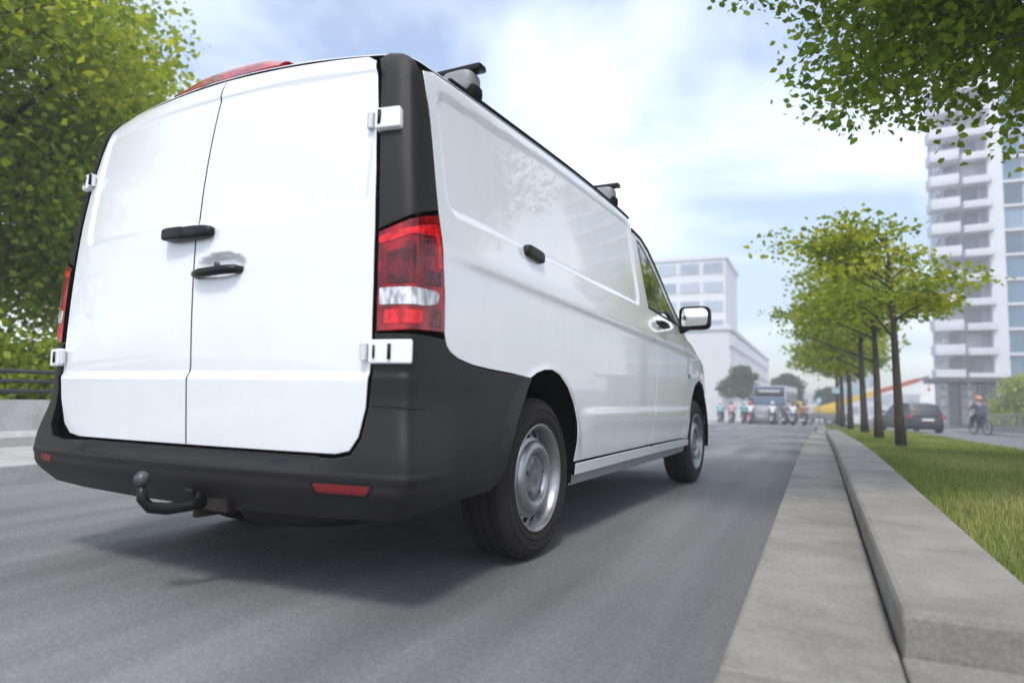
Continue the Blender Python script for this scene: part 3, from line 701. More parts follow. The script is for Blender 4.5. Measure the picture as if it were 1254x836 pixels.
# terrain reaches the horizon
tv = []; tf = []; xs = [-3000, -400, -60, -20, 0, 20, 60, 400, 3000]; ysT = [-600]+YS+[600, 1500, 4500]
for y in ysT:
    for x in xs: tv.append((x, y, G(y)-.03))
for j in range(len(ysT)-1):
    for i in range(len(xs)-1): a = j*len(xs)+i; tf.append((a, a+1, a+len(xs)+1, a+len(xs)))
tag(mesh_obj('terrain', tv, tf, 'earth'), kind='structure')
tag(sheet('road', -3.45, 1.93, -30, 46, 0, 'asphalt'), kind='structure')
tag(sheet('junction', -40, 40, 46, 74, 0, 'pale_asphalt'), kind='structure')
tag(sheet('far_road', -6, 2.2, 74, 300, 0, 'pale_asphalt'), kind='structure')
tag(sheet('service_road', 4.55, 9.2, -20, 46, .0, 'pale_asphalt'), kind='structure')
tag(sheet('side_pavement', 9.32, 60, -20, 46, .12, 'pale_concrete'), kind='structure')
tag(sheet('side_plaza', 4.5, 60, 74, 160, .12, 'pale_concrete'), kind='structure')
rm = tag(empty('road_marking'), kind='structure')
for y0 in (18, 25, 32, 39): sheet('lane_dash', -1.48, -1.36, y0, y0+4.2, .004, 'white_line', rm)
sheet('stop_line', -1.3, 1.8, 44.2, 44.6, .004, 'white_line', rm)

# concrete kerb: a low flush slab beside the road and a raised block behind it
kerb = tag(empty('kerb'), kind='structure')
y = -4.0
for i in range(13):
    slab(MB(), 1.90, 2.278, y+.003, y+1.897, -.2, .12, .010).build('kerb_slab', 'kerb_concrete', kerb, 'auto') if False else None
    o = MB(); slab(o, 1.90, 2.276, y+.005, y+1.895, -.2, .12, .012); o.build('kerb_slab', 'kerb_concrete', kerb)
    y += 1.9
for y0 in (-4.0, -2.1):
    o = MB(); slab(o, 2.280, 2.95, y0+.002, y0+1.898, -.2, .118, .010); o.build('kerb_slab', 'kerb_concrete', kerb)
o = MB(); slab(o, 2.280, 2.95, -.198, .085, -.2, .118, .008); o.build('kerb_slab', 'kerb_concrete', kerb)
y = .09
for i in range(8):
    L = 2.5
    o = MB(); slab(o, 2.283, 2.625, y+.005, y+L-.005, -.2, .222, .020); o.build('kerb_block', 'kerb_concrete', kerb)
    y += L
for y0 in np.arange(22.5, 44, 2.5):
    o = MB(); slab(o, 2.05, 2.40, y0+.002, y0+2.498, -.2, .13, .015, 2.5); o.build('kerb_block', 'kerb_concrete', kerb)
for y0 in np.arange(-3, 44, 3.0):
    o = MB(); slab(o, 4.42, 4.55, y0+.002, y0+2.998, -.2, .14, .010, 3); o.build('kerb_block', 'pale_concrete', kerb)
    o = MB(); slab(o, 9.20, 9.34, y0+.002, y0+2.998, -.2, .14, .010, 3); o.build('kerb_block', 'pale_concrete', kerb)
kl = tag(empty('opposite_kerb'), kind='structure')
for y0 in np.arange(-6, 44, 2.0):
    o = MB(); slab(o, -3.62, -3.45, y0+.002, y0+1.998, -.2, .12, .012, 2); o.build('kerb_block', 'pale_concrete', kl)
tag(sheet('opposite_pavement', -5.35, -3.62, -6, 44, .115, 'pale_concrete'), kind='structure')
tag(sheet('verge', -40, -5.30, -30, 44, .05, 'lawn_soil'), kind='structure')
tag(sheet('grass_bank', 2.60, 4.44, .09, 20.1, .175, 'lawn_soil'), kind='structure')
tag(sheet('grass_bank', 2.38, 4.44, 22.5, 44, .11, 'lawn_soil'), kind='structure')
tag(sheet('median_gap', 1.93, 4.5, 20.05, 22.55, .08, 'pale_concrete'), kind='structure')

# lawn: mown blades
leafmat('grass_blade', (.13, .19, .032), (.23, .29, .055), (.42, .38, .14), .35)
def grass(name, x0, x1, y0, y1, n, h, w, dz, seed, label):
    rng = np.random.default_rng(seed)
    u = rng.random(n); Y = y0+(y1-y0)*u**1.7; X = x0+(x1-x0)*rng.random(n)
    Z = np.array([G(v) for v in Y])+dz; a = rng.random(n)*2*np.pi; s = 1+.9*(Y-y0)/(y1-y0)
    hh = h*(.5+rng.random(n))*s*.8; lean = .6*hh*rng.random(n); b = rng.random(n)*2*np.pi; ww = w*s
    P = np.stack([X, Y, Z], 1); d = np.stack([np.cos(a), np.sin(a), 0*a], 1)*ww[:, None]; tip = np.stack([np.cos(b)*lean, np.sin(b)*lean, hh], 1)
    V = np.stack([P-d, P+d, P+tip], 1).reshape(-1, 3)
    me = bpy.data.meshes.new(name); me.vertices.add(3*n); me.vertices.foreach_set('co', V.ravel())
    me.loops.add(3*n); me.loops.foreach_set('vertex_index', np.arange(3*n)); me.polygons.add(n); me.polygons.foreach_set('loop_start', np.arange(0, 3*n, 3))
    me.update()
    patch = .5+.25*np.sin(X*2.3+1.7*np.sin(Y*1.1))+.2*np.sin(Y*2.9+X)
    dry = np.clip(np.sin(X*1.9+2*np.sin(Y*.8))*np.sin(Y*1.3+1.4*X)-.35, 0, 1)
    t = np.clip(rng.normal(.40, .2, n)+.5*(patch-.5)+.75*dry, 0, 1)
    at = me.attributes.new('tint', 'FLOAT', 'FACE'); at.data.foreach_set('value', t)
    me.materials.append(MATS['grass_blade']); o = link(bpy.data.objects.new(name, me)); tag(o, label, 'grass', kind='stuff')
grass('grass', 2.63, 4.41, .12, 20.0, 90000, .045, .0032, .175, 3, 'short mown green grass on the strip behind the raised kerb')
grass('grass', 2.42, 4.41, 22.6, 43.8, 20000, .06, .008, .11, 4, 'short mown grass on the far strip past the kerb gap')
# ================================================================ trees
mat('bark', (.085, .068, .052), rough=.9, col2=(.045, .036, .030), scale=14, stretch=(1, 1, .25), bump=.6, bscale=40)
mat('bark_light', (.16, .14, .12), rough=.9, col2=(.075, .065, .055), scale=18, stretch=(1, 1, .3), bump=.5, bscale=40)
leafmat('leaf_young', (.10, .18, .018), (.27, .34, .022), (.58, .55, .035), .6)
leafmat('leaf_near', (.08, .16, .012), (.20, .31, .018), (.42, .48, .035), .6)
leafmat('leaf_left', (.13, .22, .022), (.33, .42, .030), (.62, .62, .05), .6)
leafmat('leaf_far', (.045, .085, .025), (.07, .12, .030), (.12, .17, .045), .35)
def leaves_obj(name, C, size, m, parent, seed, tint=None, droop=.3, fine=False):
    """C: leaf centres (n,3); one small folded leaf at each"""
    rng = np.random.default_rng(seed); n = len(C); s = size*(.6+.8*rng.random(n))
    a = rng.random(n)*2*np.pi; d = np.stack([np.cos(a), np.sin(a), rng.normal(-droop, .45, n)], 1); d /= np.linalg.norm(d, axis=1, keepdims=True)
    r = rng.normal(size=(n, 3)); r[:, 2] *= .5; sd = np.cross(d, r); sd /= np.maximum(np.linalg.norm(sd, axis=1, keepdims=True), 1e-6); up = np.cross(sd, d)
    L = d*s[:, None]; W = sd*(s*.36)[:, None]; U = up*(s*.13)[:, None]
    b = C-L*.5; tip = C+L*.5; l = C-L*.16+W+U; rr = C-L*.16-W+U; l2 = C+L*.2+W*.72+U*.7; r2 = C+L*.2-W*.72+U*.7
    if fine: ring = [b, rr, r2, tip, l2, l]
    else: ring = [b, C-L*.03-W+U, tip, C-L*.03+W+U]
    q = len(ring); V = np.stack(ring, 1).reshape(-1, 3); k = np.arange(n)*q; nt = q-2
    loops = np.stack([x for i in range(1, q-1) for x in (k, k+i, k+i+1)], 1).ravel()
    me = bpy.data.meshes.new(name); me.vertices.add(q*n); me.vertices.foreach_set('co', V.ravel())
    me.loops.add(3*nt*n); me.loops.foreach_set('vertex_index', loops); me.polygons.add(nt*n); me.polygons.foreach_set('loop_start', np.arange(0, 3*nt*n, 3)); me.update()
    t = tint if tint is not None else np.clip(rng.normal(.5, .22, n), 0, 1)
    at = me.attributes.new('tint', 'FLOAT', 'FACE'); at.data.foreach_set('value', np.repeat(t, nt))
    me.materials.append(MATS[m]); o = bpy.data.objects.new(name, me); return link(o, parent)
def tree(name, label, base, H, trunk_r, crown_z, crown_r, nclump, nleaf, leaf, m, seed, group=None, bark='bark', squash=1., shift=(0, 0), spread=.22, limbs=9, droop=.3, ztop=1., cat='tree', fine=False):
    rng = np.random.default_rng(seed); rr = random.Random(seed)
    t = thing(name, label, cat, base, 0, group)
    mb = MB(); p = [(0, 0, -.1)]; x = y = 0
    for k in range(1, 7):
        x += rr.uniform(-.02, .02)*H*.12; y += rr.uniform(-.02, .02)*H*.12; p.append((x+shift[0]*k/6*.3, y+shift[1]*k/6*.3, H*.86*k/6))
    rs = [trunk_r*(1.25 if k == 0 else 1)*(1-.80*(k/6)**1.1) for k in range(7)]
    mb.tube(p, rs, 10)
    cz = (crown_z+H*ztop)/2; hz = (H*ztop-crown_z)/2; cl = []
    # limbs from the trunk to clump centres
    for i in range(nclump):
        while True:
            q = rng.uniform(-1, 1, 3)
            if .25 < np.linalg.norm(q) < 1: break
        q *= (1 if rng.random() < .5 else .8)
        wz = 1-.30*max(q[2], 0)                              # a little narrower at the top
        cl.append((shift[0]+q[0]*crown_r*wz, shift[1]+q[1]*crown_r*wz, cz+q[2]*hz))
    cl = np.array(cl)
    order = np.argsort(-np.hypot(cl[:,0], cl[:,1]))[:limbs*2][::2] if nclump > limbs*2 else range(min(limbs, nclump))
    for oi, i in enumerate(order):
        c = cl[i]; z0 = max(crown_z*.85, min(H*.78, c[2]-.35*np.hypot(c[0], c[1])-.1)); f = z0/(H*.86); kx = p[min(6, int(f*6)+0)]
        s0 = Vector((kx[0], kx[1], z0)); e = Vector(c); mid = s0.lerp(e, .5)+Vector((rr.uniform(-.1, .1), rr.uniform(-.1, .1), rr.uniform(.0, .15)))*crown_r*.4
        r0 = trunk_r*(.42-.2*f)*(1 if oi < 26 else .3); mb.tube([s0, s0.lerp(mid, .5), mid, mid.lerp(e, .6), e], [r0, r0*.8, r0*.6, r0*.4, r0*.15], 6)
    mb.build('trunk', bark, t, True)
    per = rng.multinomial(nleaf, rng.dirichlet(np.full(nclump, 3.)))
    C = []; T = []
    for c, k in zip(cl, per):
        sp = crown_r*spread*rng.uniform(.7, 1.3); d = rng.normal(size=(k, 3)); q_ = np.linalg.norm(d, axis=1); d *= np.where(q_ > 2.1, 2.1*rng.random(k)**.4/q_, 1)[:, None]; d = d*sp*np.array([1.15, 1.15, .62*squash]); C.append(c+d)
        T.append(np.clip(rng.normal(rng.uniform(.3, .7), .17, k), 0, 1))
    leaves_obj('crown', np.concatenate(C), leaf, m, t, seed+1, np.concatenate(T), droop, fine)
    return t
# row on the grass strip
row = [(3.05, 7.97, 3.25, .062, 1.30, 1.05), (3.03, 11.16, 3.6, .070, 1.35, 1.2), (3.10, 16.2, 4.3, .085, 1.45, 1.5), (3.12, 24.9, 5.2, .10, 1.8, 1.8), (3.10, 32.9, 5.6, .11, 2.0, 2.0), (3.10, 41.0, 6.0, .12, 2.0, 2.2)]
RL = ['slender young tree with sparse yellow-green crown, first beyond the overhanging one', 'young tree second in the row on the grass strip', 'young tree third in the row on the grass strip, bushy crown',
      'street tree beyond the gap in the kerb, fourth in the row', 'street tree fifth in the row beside the small blue sign', 'street tree last in the row before the junction']
for i, (x, y, H, r, cz, cr) in enumerate(row):
    tree('street_tree', RL[i], (x, y, G(y)+.15), H, r, cz, cr, 26 if i < 3 else 30, [3400, 4200, 5200, 7000, 6000, 6000][i], [.075, .08, .095, .13, .15, .17][i], 'leaf_young', 100+i, 'young trees in a row on the grass strip', shift=(-.35 if i == 0 else -.25, 0), spread=.21, squash=.62, limbs=12)
# the one overhead, its trunk beside the camera's view
tree('street_tree', 'near tree whose leafy branches hang over the raised kerb', (4.5, 1.5, .15), 5.6, .10, 2.50, 2.35, 150, 125000, .056, 'leaf_near', 131, 'young trees in a row on the grass strip', shift=(-.62, 1.30), spread=.14, limbs=150, fine=True)
# left side: big trees behind the barrier
LT = [(-9.0, 1.2, 9.5, 3.4), (-10.2, 4.2, 10.0, 3.2), (-11.5, 7.9, 7.4, 2.9), (-14.5, 12.0, 7.6, 2.8), (-14.0, 1.5, 11.0, 3.8)]
LL = ['tall bright green tree behind the concrete barrier, end of the row', 'tallest spreading tree behind the concrete barrier and its rails', 'bright green tree behind the barrier, beside the tallest one', 'smaller tree set back behind the barrier row', 'dark tall tree set back in the second line behind the barrier']
for i, (x, y, H, cr) in enumerate(LT):
    tree('broadleaf_tree', LL[i], (x, y, .05), H, .19, 1.3, cr, 80, 46000, .12, 'leaf_left', 200+i, 'trees behind the concrete barrier', spread=.20, limbs=12)
# shrubs at their feet
def shrub(label, x, y, r, h, n, leaf, m, seed, group=None, z=None):
    t = thing('shrub', label, 'shrub', (x, y, G(y)+.05 if z is None else z), 0, group); rng = np.random.default_rng(seed); mb = MB()
    for k in range(7):
        a = rng.random()*6.28; e = (math.cos(a)*r*.6, math.sin(a)*r*.6, h*rng.uniform(.5, .8)); mb.tube([(0, 0, -.05), (e[0]*.4, e[1]*.4, e[2]*.5), e], [.03, .02, .008], 5)
    mb.build('stem', 'bark', t, True)
    q = rng.normal(size=(40, 3)); q /= np.linalg.norm(q, axis=1, keepdims=True); q *= (rng.random((40, 1))**.4); q[:, 2] = np.abs(q[:, 2]); c = q*np.array([r, r, h*.85])+np.array([0, 0, .1])
    C = c[rng.integers(0, 40, n)]+rng.normal(size=(n, 3))*np.array([r, r, h*.7])*.17; C[:, 2] = np.abs(C[:, 2])
    leaves_obj('foliage', C, leaf, m, t, seed+1)
for i, (x, y, lb) in enumerate([(-6.9, 1.2, 'bright leafy shrub behind the rails at the feet of the end tree'), (-7.3, 3.4, 'taller shrub behind the rails under the tallest tree'), (-7.2, 5.6, 'broad shrub behind the rails beside the van')]):
    shrub(lb, x, y, 1.15, 1.5+.25*i, 12000, .085, 'leaf_left', 300+i, 'shrubs behind the barrier')
# ================================================================ left side: barrier with rails
mat('rail_dark', (.06, .062, .065), rough=.5, metal=.4)
mat('yellowed_white', (.55, .52, .42), rough=.7)
wall = thing('concrete_barrier', 'low pale concrete barrier along the opposite pavement', 'barrier', (-5.35, 0, .11))
prof = [(-.14, 0), (.17, 0), (.17, .10), (.105, .16), (.085, .47), (-.085, .47), (-.14, .10)]
for i in range(9):
    y0 = -3+i*2.0
    m = MB(); n = len(prof); ys2 = [y0+.006, y0+1.994]; z = [G(v) for v in ys2]
    m.add([(a, ys2[k], b+z[k]) for k in (0, 1) for a, b in prof], [tuple(range(n))[::-1], tuple(range(n, 2*n))]+[(j, (j+1) % n, n+(j+1) % n, n+j) for j in range(n)])
    m.build('concrete_block', 'pale_concrete', wall)
rl = thing('guard_rail', 'dark steel rails on posts along the top of the pale barrier', 'railing', (-5.35, 0, .58))
for i in range(10):
    y0 = -2.8+i*1.9; z = G(y0); MB().bbox(-.025, .025, y0-.025, y0+.025, z-.02, z+.30, .004).build('post', 'rail_dark', rl)
for zz, m_ in ((.09, 'rail_dark'), (.19, 'rail_dark'), (.29, 'rail_dark')):
    MB().tube([(0, v, G(v)+zz) for v in np.linspace(-3, 15, 13)], .022, 8).build('rail', m_, rl, True)

# ================================================================ right side: railing, sign, bush
mat('wall_grey', (.26, .26, .26), rough=.8)
mat('railing_grey', (.28, .29, .30), rough=.5, metal=.5)
rw = thing('street_railing', 'grey metal railing on a low wall beside the far pavement', 'railing', (10.0, 0, .12))
for k in range(13):
    y0 = 18+k*2.0; m = MB(); m.add([(a, y, b+G(y)) for y in (y0+.004, y0+1.996) for a, b in ((-.12, 0), (.12, 0), (.12, .30), (-.12, .30))], [(3, 2, 1, 0), (4, 5, 6, 7), (0, 1, 5, 4), (1, 2, 6, 5), (2, 3, 7, 6), (3, 0, 4, 7)]); m.build('wall_block', 'wall_grey', rw)
for k in range(27):
    y0 = 18+k; z = G(y0)+.30; MB().box(-.02, .02, y0-.02, y0+.02, z-.02, z+.52).build('post', 'railing_grey', rw)
for zz in (.40, .56, .70, .82): MB().tube([(0, v, G(v)+zz) for v in (18, 24, 30, 37, 44)], .018 if zz < .8 else .028, 6).build('rail', 'railing_grey', rw)
mat('sign_blue', (.42, .58, .66), rough=.4, var=.05)
mat('pole_grey', (.20, .23, .27), rough=.45, metal=.4)
sg_ = thing('direction_sign', 'pale blue direction sign on a grey post in the tree row', 'sign', (3.60, 36.2, G(36.2)+.1))
MB().tube([(0, 0, -.1), (0, 0, 2.12)], .06, 10).build('post', 'pole_grey', sg_, True)
MB().bbox(-.85, .62, -.09, -.06, 1.72, 2.0, .012).build('sign_panel', 'sign_blue', sg_)
for zz in (1.78, 1.94): MB().bbox(-.30, .30, -.06, .07, zz-.015, zz+.015, .004).build('bracket', 'pole_grey', sg_)
lp = thing('marker_post', 'thin grey marker post with a small round sign at the junction', 'post', (2.15, 62, G(62)))
MB().tube([(0, 0, 0), (0, 0, 2.3)], .045, 8).build('post', 'pole_grey', lp, True)
MB().lathe([(.001, -.06), (.20, -.06), (.20, -.04), (.001, -.04)], 20, 'y', (0, 0, 2.1)).build('disc', 'sign_blue', lp)
shrub('big rounded green bush in front of the tower entrance', 13.9, 50, 1.7, 3.7, 9000, .20, 'leaf_left', 340, z=G(50)+.1)
shrub('low clipped bush beside the tower steps behind the railing', 16.8, 52, 1.4, 2.6, 6000, .20, 'leaf_left', 350, z=G(52)+.1)

# ================================================================ buildings
mat('tower_white', (.66, .67, .70), rough=.7, var=.05, scale=.5)
mat('tower_grey', (.36, .37, .41), rough=.7, var=.08, scale=.5)
mat('tower_glass', (.055, .075, .105), rough=.08, spec=.8, var=.25, scale=.25)
mat('blue_glass', (.10, .19, .28), rough=.06, spec=.9, var=.25, scale=.3)
mat('canopy_brown', (.075, .062, .058), rough=.6)
mat('mullion', (.30, .28, .27), rough=.6)
mat('office_white', (.66, .67, .69), rough=.75, var=.05, scale=.4)
mat('office_band', (.30, .35, .42), rough=.2, var=.15, scale=.3)  # panes coloured paler to imitate distance haze
tw = thing('apartment_tower', 'tall white apartment tower with stacked angled balconies and blue glass bays', 'building', (0, 0, 0))
FH = 2.75; Z0 = 3.6; NF = 14; X0, X1, Yf = 15.6, 34.0, 88.0
g0 = G(88)
MB().box(X0+.4, X1, Yf+.4, Yf+14, g0, Z0+FH*NF).build('wall', 'tower_grey', tw)
MB().bbox(19.7, 21.1, Yf-.75, Yf+.5, Z0, Z0+FH*NF+1.2, .05).build('pier', 'tower_white', tw)
MB().bbox(X0+.1, X1+.3, Yf-.3, Yf+14.3, Z0+FH*NF+.003, Z0+FH*NF+.5, .05).build('roof_slab', 'tower_white', tw)
proto = {}; prng = random.Random(5)
mat('curtain_pane', (.36, .37, .38), rough=.25, spec=.6, var=.15, scale=1.5); mat('blue_glass_pale', (.20, .30, .40), rough=.06, spec=.9, var=.3, scale=.4); mat('blue_glass_dark', (.06, .11, .17), rough=.06, spec=.9, var=.3, scale=.4); mat('glass_mid', (.11, .13, .16), rough=.1, spec=.8, var=.3, scale=.5)
mat('office_pale', (.40, .45, .52), rough=.2, var=.15, scale=.3)
PANES = {'tower_glass': ['tower_glass', 'tower_glass', 'glass_mid', 'curtain_pane'], 'blue_glass': ['blue_glass', 'blue_glass', 'blue_glass_pale', 'blue_glass_dark'], 'office_band': ['office_band', 'office_pale']}
def shared(key, make, loc, name, parent):
    """one mesh, many placements"""
    if key not in proto: o = make(); o.name = name; proto[key] = o.data
    else: o = link(bpy.data.objects.new(name, proto[key]))
    o.parent = parent; o.location = loc
    if 'pane' in name and o.data.materials[0].name in PANES:
        o.material_slots[0].link = 'OBJECT'; o.material_slots[0].material = MATS[prng.choice(PANES[o.data.materials[0].name])]
    return o
for k in range(NF):
    z = Z0+FH*k; st = 1.25 if k % 2 else .95
    b = shared(('bal', k % 2), lambda: MB().prism([(-2.5, 1.2), (-2.3, -st), (.35, -st-.45), (.7, 1.2)], -.14, .14).build('balcony', 'tower_white'), (X0+.9, Yf-.3, z), 'balcony', tw)
    shared(('par', k % 2), lambda: MB().prism([(-2.52, 1.2), (-2.34, -st-.03), (.38, -st-.5), (.38, -st-.38), (-2.24, -st+.09), (-2.42, 1.2)], .14, 1.0).build('parapet', 'tower_white'), (0, 0, 0), 'parapet', b)
    b = shared(('bal2', k % 2), lambda: MB().prism([(0, .6), (.05, -.95), (2.7, -1.35), (3.0, .6)], -.14, .14).build('balcony', 'tower_white'), (X0+1.7, Yf-.1, z+.02), 'balcony', tw)
    shared('par2', lambda: MB().prism([(.02, .3), (.03, -.98), (2.72, -1.39), (2.74, -1.28), (.13, -.88), (.12, .3)], .14, .62).build('parapet', 'tower_white'), (0, 0, 0), 'parapet', b)
    for xw, ww in ((X0+.75, 1.5), (X0+2.5, 1.6)):
        w = shared(('win', ww), lambda: MB().bbox(-ww/2, ww/2, -.10, .06, .12, FH-.55, .02).build('window', 'mullion'), (xw, Yf+.38, z+.15), 'window', tw)
        shared(('pane', ww), lambda: MB().box(-ww/2+.07, ww/2-.07, -.13, -.09, .20, FH-.63).build('pane', 'tower_glass'), (0, 0, 0), 'pane', w)
    for j in range(6):
        xw = 22.2+j*1.95
        w = shared('bay', lambda: MB().bbox(-.94, .94, -.12, .15, .10, FH-.32, .02).build('window', 'tower_white'), (xw, Yf+.30, z), 'window', tw)
        shared('baypane', lambda: MB().box(-.86, .86, -.15, -.1, .18, FH-.40).build('pane', 'blue_glass'), (0, 0, 0), 'pane', w)
    shared('slabedge', lambda: MB().bbox(0, 12.6, -.45, .2, -.17, .10, .03).build('floor_edge', 'tower_white'), (21.15, Yf+.28, z), 'floor_edge', tw)
# side face windows
for k in range(NF):
    for j in range(4):
        w = shared('swin', lambda: MB().bbox(-.06, .1, -1.0, 1.0, .5, FH-.5, .02).build('window', 'mullion'), (X0+.36, Yf+2.2+j*3.0, Z0+FH*k), 'window', tw)
        shared('spane', lambda: MB().box(-.09, -.05, -.92, .92, .58, FH-.58).build('pane', 'tower_glass'), (0, 0, 0), 'pane', w)
# podium with a dark canopy
pod = thing('entrance_pavilion', 'dark glazed entrance pavilion with flat canopy at the foot of the tower', 'building', (0, 0, 0))
gz = G(80)
MB().bbox(12.9, 34.5, 77.5, 87.2, 3.0, 3.45, .04).build('canopy', 'canopy_brown', pod)
MB().box(15.3, 34, 81.2, 87.1, gz, 2.99).build('wall', 'canopy_brown', pod)
for j in range(9): MB().bbox(13.3+j*2.3, 13.6+j*2.3, 77.9, 78.2, gz+.1, 2.998, .02).build('column', 'mullion', pod)
for j in range(12):
    w = shared('pwin', lambda: MB().bbox(-.70, .70, -.1, .1, .1, 4.2, .02).build('window', 'mullion'), (16.2+j*1.5, 81.12, gz+.2), 'window', pod)
    shared('ppane', lambda: MB().box(-.62, .62, -.13, -.09, .2, 4.1).build('pane', 'tower_glass'), (0, 0, 0), 'pane', w)
for zz in (.4, 1.5, 2.3): MB().box(13.3, 24, 77.7, 77.85, zz, zz+.1).build('screen_bar', 'canopy_brown', pod)
# office blocks beyond the junction
def office(label, x0, x1, y0, y1, top, nf, ncol, face, key, name='office_block'):
    t = thing(name, label, 'building', (0, 0, 0)); g = G(y0)-1; MB().box(x0, x1, y0, y1, g, top).build('wall', 'office_white', t)
    MB().bbox(x0-.3, x1+.3, y0-.3, y1+.3, top+.003, top+.6, .05).build('roof_edge', 'office_white', t)
    fh = (top-G(y0)-1)/nf
    for k in range(nf):
        z = G(y0)+1+fh*k
        for j in range(ncol):
            if face == 'S':
                cw = (x1-x0)/ncol; w = shared((key, 'w'), lambda: MB().bbox(-cw*.44, cw*.44, -.15, .1, fh*.26, fh*.84, .03).build('window', 'office_white'), (x0+cw*(j+.5), y0-.02, z), 'window', t)
                shared((key, 'p'), lambda: MB().box(-cw*.41, cw*.41, -.19, -.14, fh*.30, fh*.80).build('pane', 'office_band'), (0, 0, 0), 'pane', w)
            else:
                cw = (y1-y0)/ncol; w = shared((key, 'w'), lambda: MB().bbox(-.1, .15, -cw*.42, cw*.42, fh*.24, fh*.84, .03).build('window', 'office_white'), (x1+.02, y0+cw*(j+.5), z), 'window', t)
                shared((key, 'p'), lambda: MB().box(.14, .19, -cw*.39, cw*.39, fh*.29, fh*.79).build('pane', 'office_band'), (0, 0, 0), 'pane', w)
    return t
office('hazy pale office block with bands of windows, the tallest beyond the junction', -40, -10.9, 108, 125, 23.0, 8, 8, 'S', 'A')
ob_ = office('long lower pale office block receding along the far street', -30, -9.0, 96, 176, 10.5, 4, 14, 'E', 'B')
office('low pale building closing the far end of the street', -8, 30, 235, 250, 3.2, 2, 10, 'S', 'C', 'far_building')
office('distant pale slab building seen past the crane boom', 6, 13, 150, 165, 6.0, 3, 4, 'S', 'D', 'far_building')
# hoarding on the left of the junction
mat('hoarding_white', (.62, .63, .64), rough=.6, var=.06, scale=2)
hb = thing('site_hoarding', 'white panelled site hoarding on the far corner of the junction', 'fence', (0, 0, 0))
for k in range(7): MB().bbox(-13.2+k*1.2, -12.02+k*1.2, 75.5, 75.56, G(75.5), G(75.5)+2.6, .01).build('panel', 'hoarding_white', hb)
for k in range(8): MB().box(-13.24+k*1.2, -13.16+k*1.2, 75.56, 75.68, G(75.5), G(75.5)+2.65).build('post', 'mullion', hb)
tree('broadleaf_tree', 'round dense tree between the hoarding and the far office block', (-5.9, 77, G(77)), 5.8, .16, 1.4, 2.1, 40, 12000, .26, 'leaf_far', 401, spread=.2)
tree('broadleaf_tree', 'far street tree behind the coach, partly hidden by its roof', (-1.2, 92, G(92)), 6.5, .16, 2.0, 2.2, 34, 7000, .30, 'leaf_far', 402, spread=.2)
tree('broadleaf_tree', 'small distant tree standing beside the marker post', (3.4, 96, G(96)), 5.0, .14, 1.2, 1.9, 30, 6000, .30, 'leaf_far', 403, spread=.2)

# ================================================================ vehicles
mat('tyre_black', (.02, .02, .02), rough=.8); mat('glass_dark', (.03, .035, .04), rough=.22, spec=.4); mat('chrome', (.30, .30, .31), rough=.5, metal=.5)
mat('silver_paint', (.24, .245, .255), rough=.4, metal=.2, coat=.1); mat('black_paint', (.022, .024, .028), rough=.35, coat=.2); mat('lamp_white', (.65, .65, .63), rough=.4); mat('lamp_red', (.35, .012, .012), rough=.2, coat=1.)
def wheel_part(parent, c, r, w, rimm='chrome'):
    wh = MB().lathe([(r*.62, -w/2), (r*.92, -w/2), (r, -w*.36), (r, w*.36), (r*.92, w/2), (r*.62, w/2)], 24, 'x'); wo = empty('wheel', c, 0, parent)
    wh.build('tyre', 'tyre_black', wo, 'auto')
    MB().lathe([(r*.62, -w*.42), (r*.5, -w*.3), (r*.15, -w*.34), (.001, -w*.36), (.001, w*.36), (r*.15, w*.34), (r*.5, w*.3), (r*.62, w*.42)], 20, 'x').build('rim', rimm, wo, 'auto')
    return wo
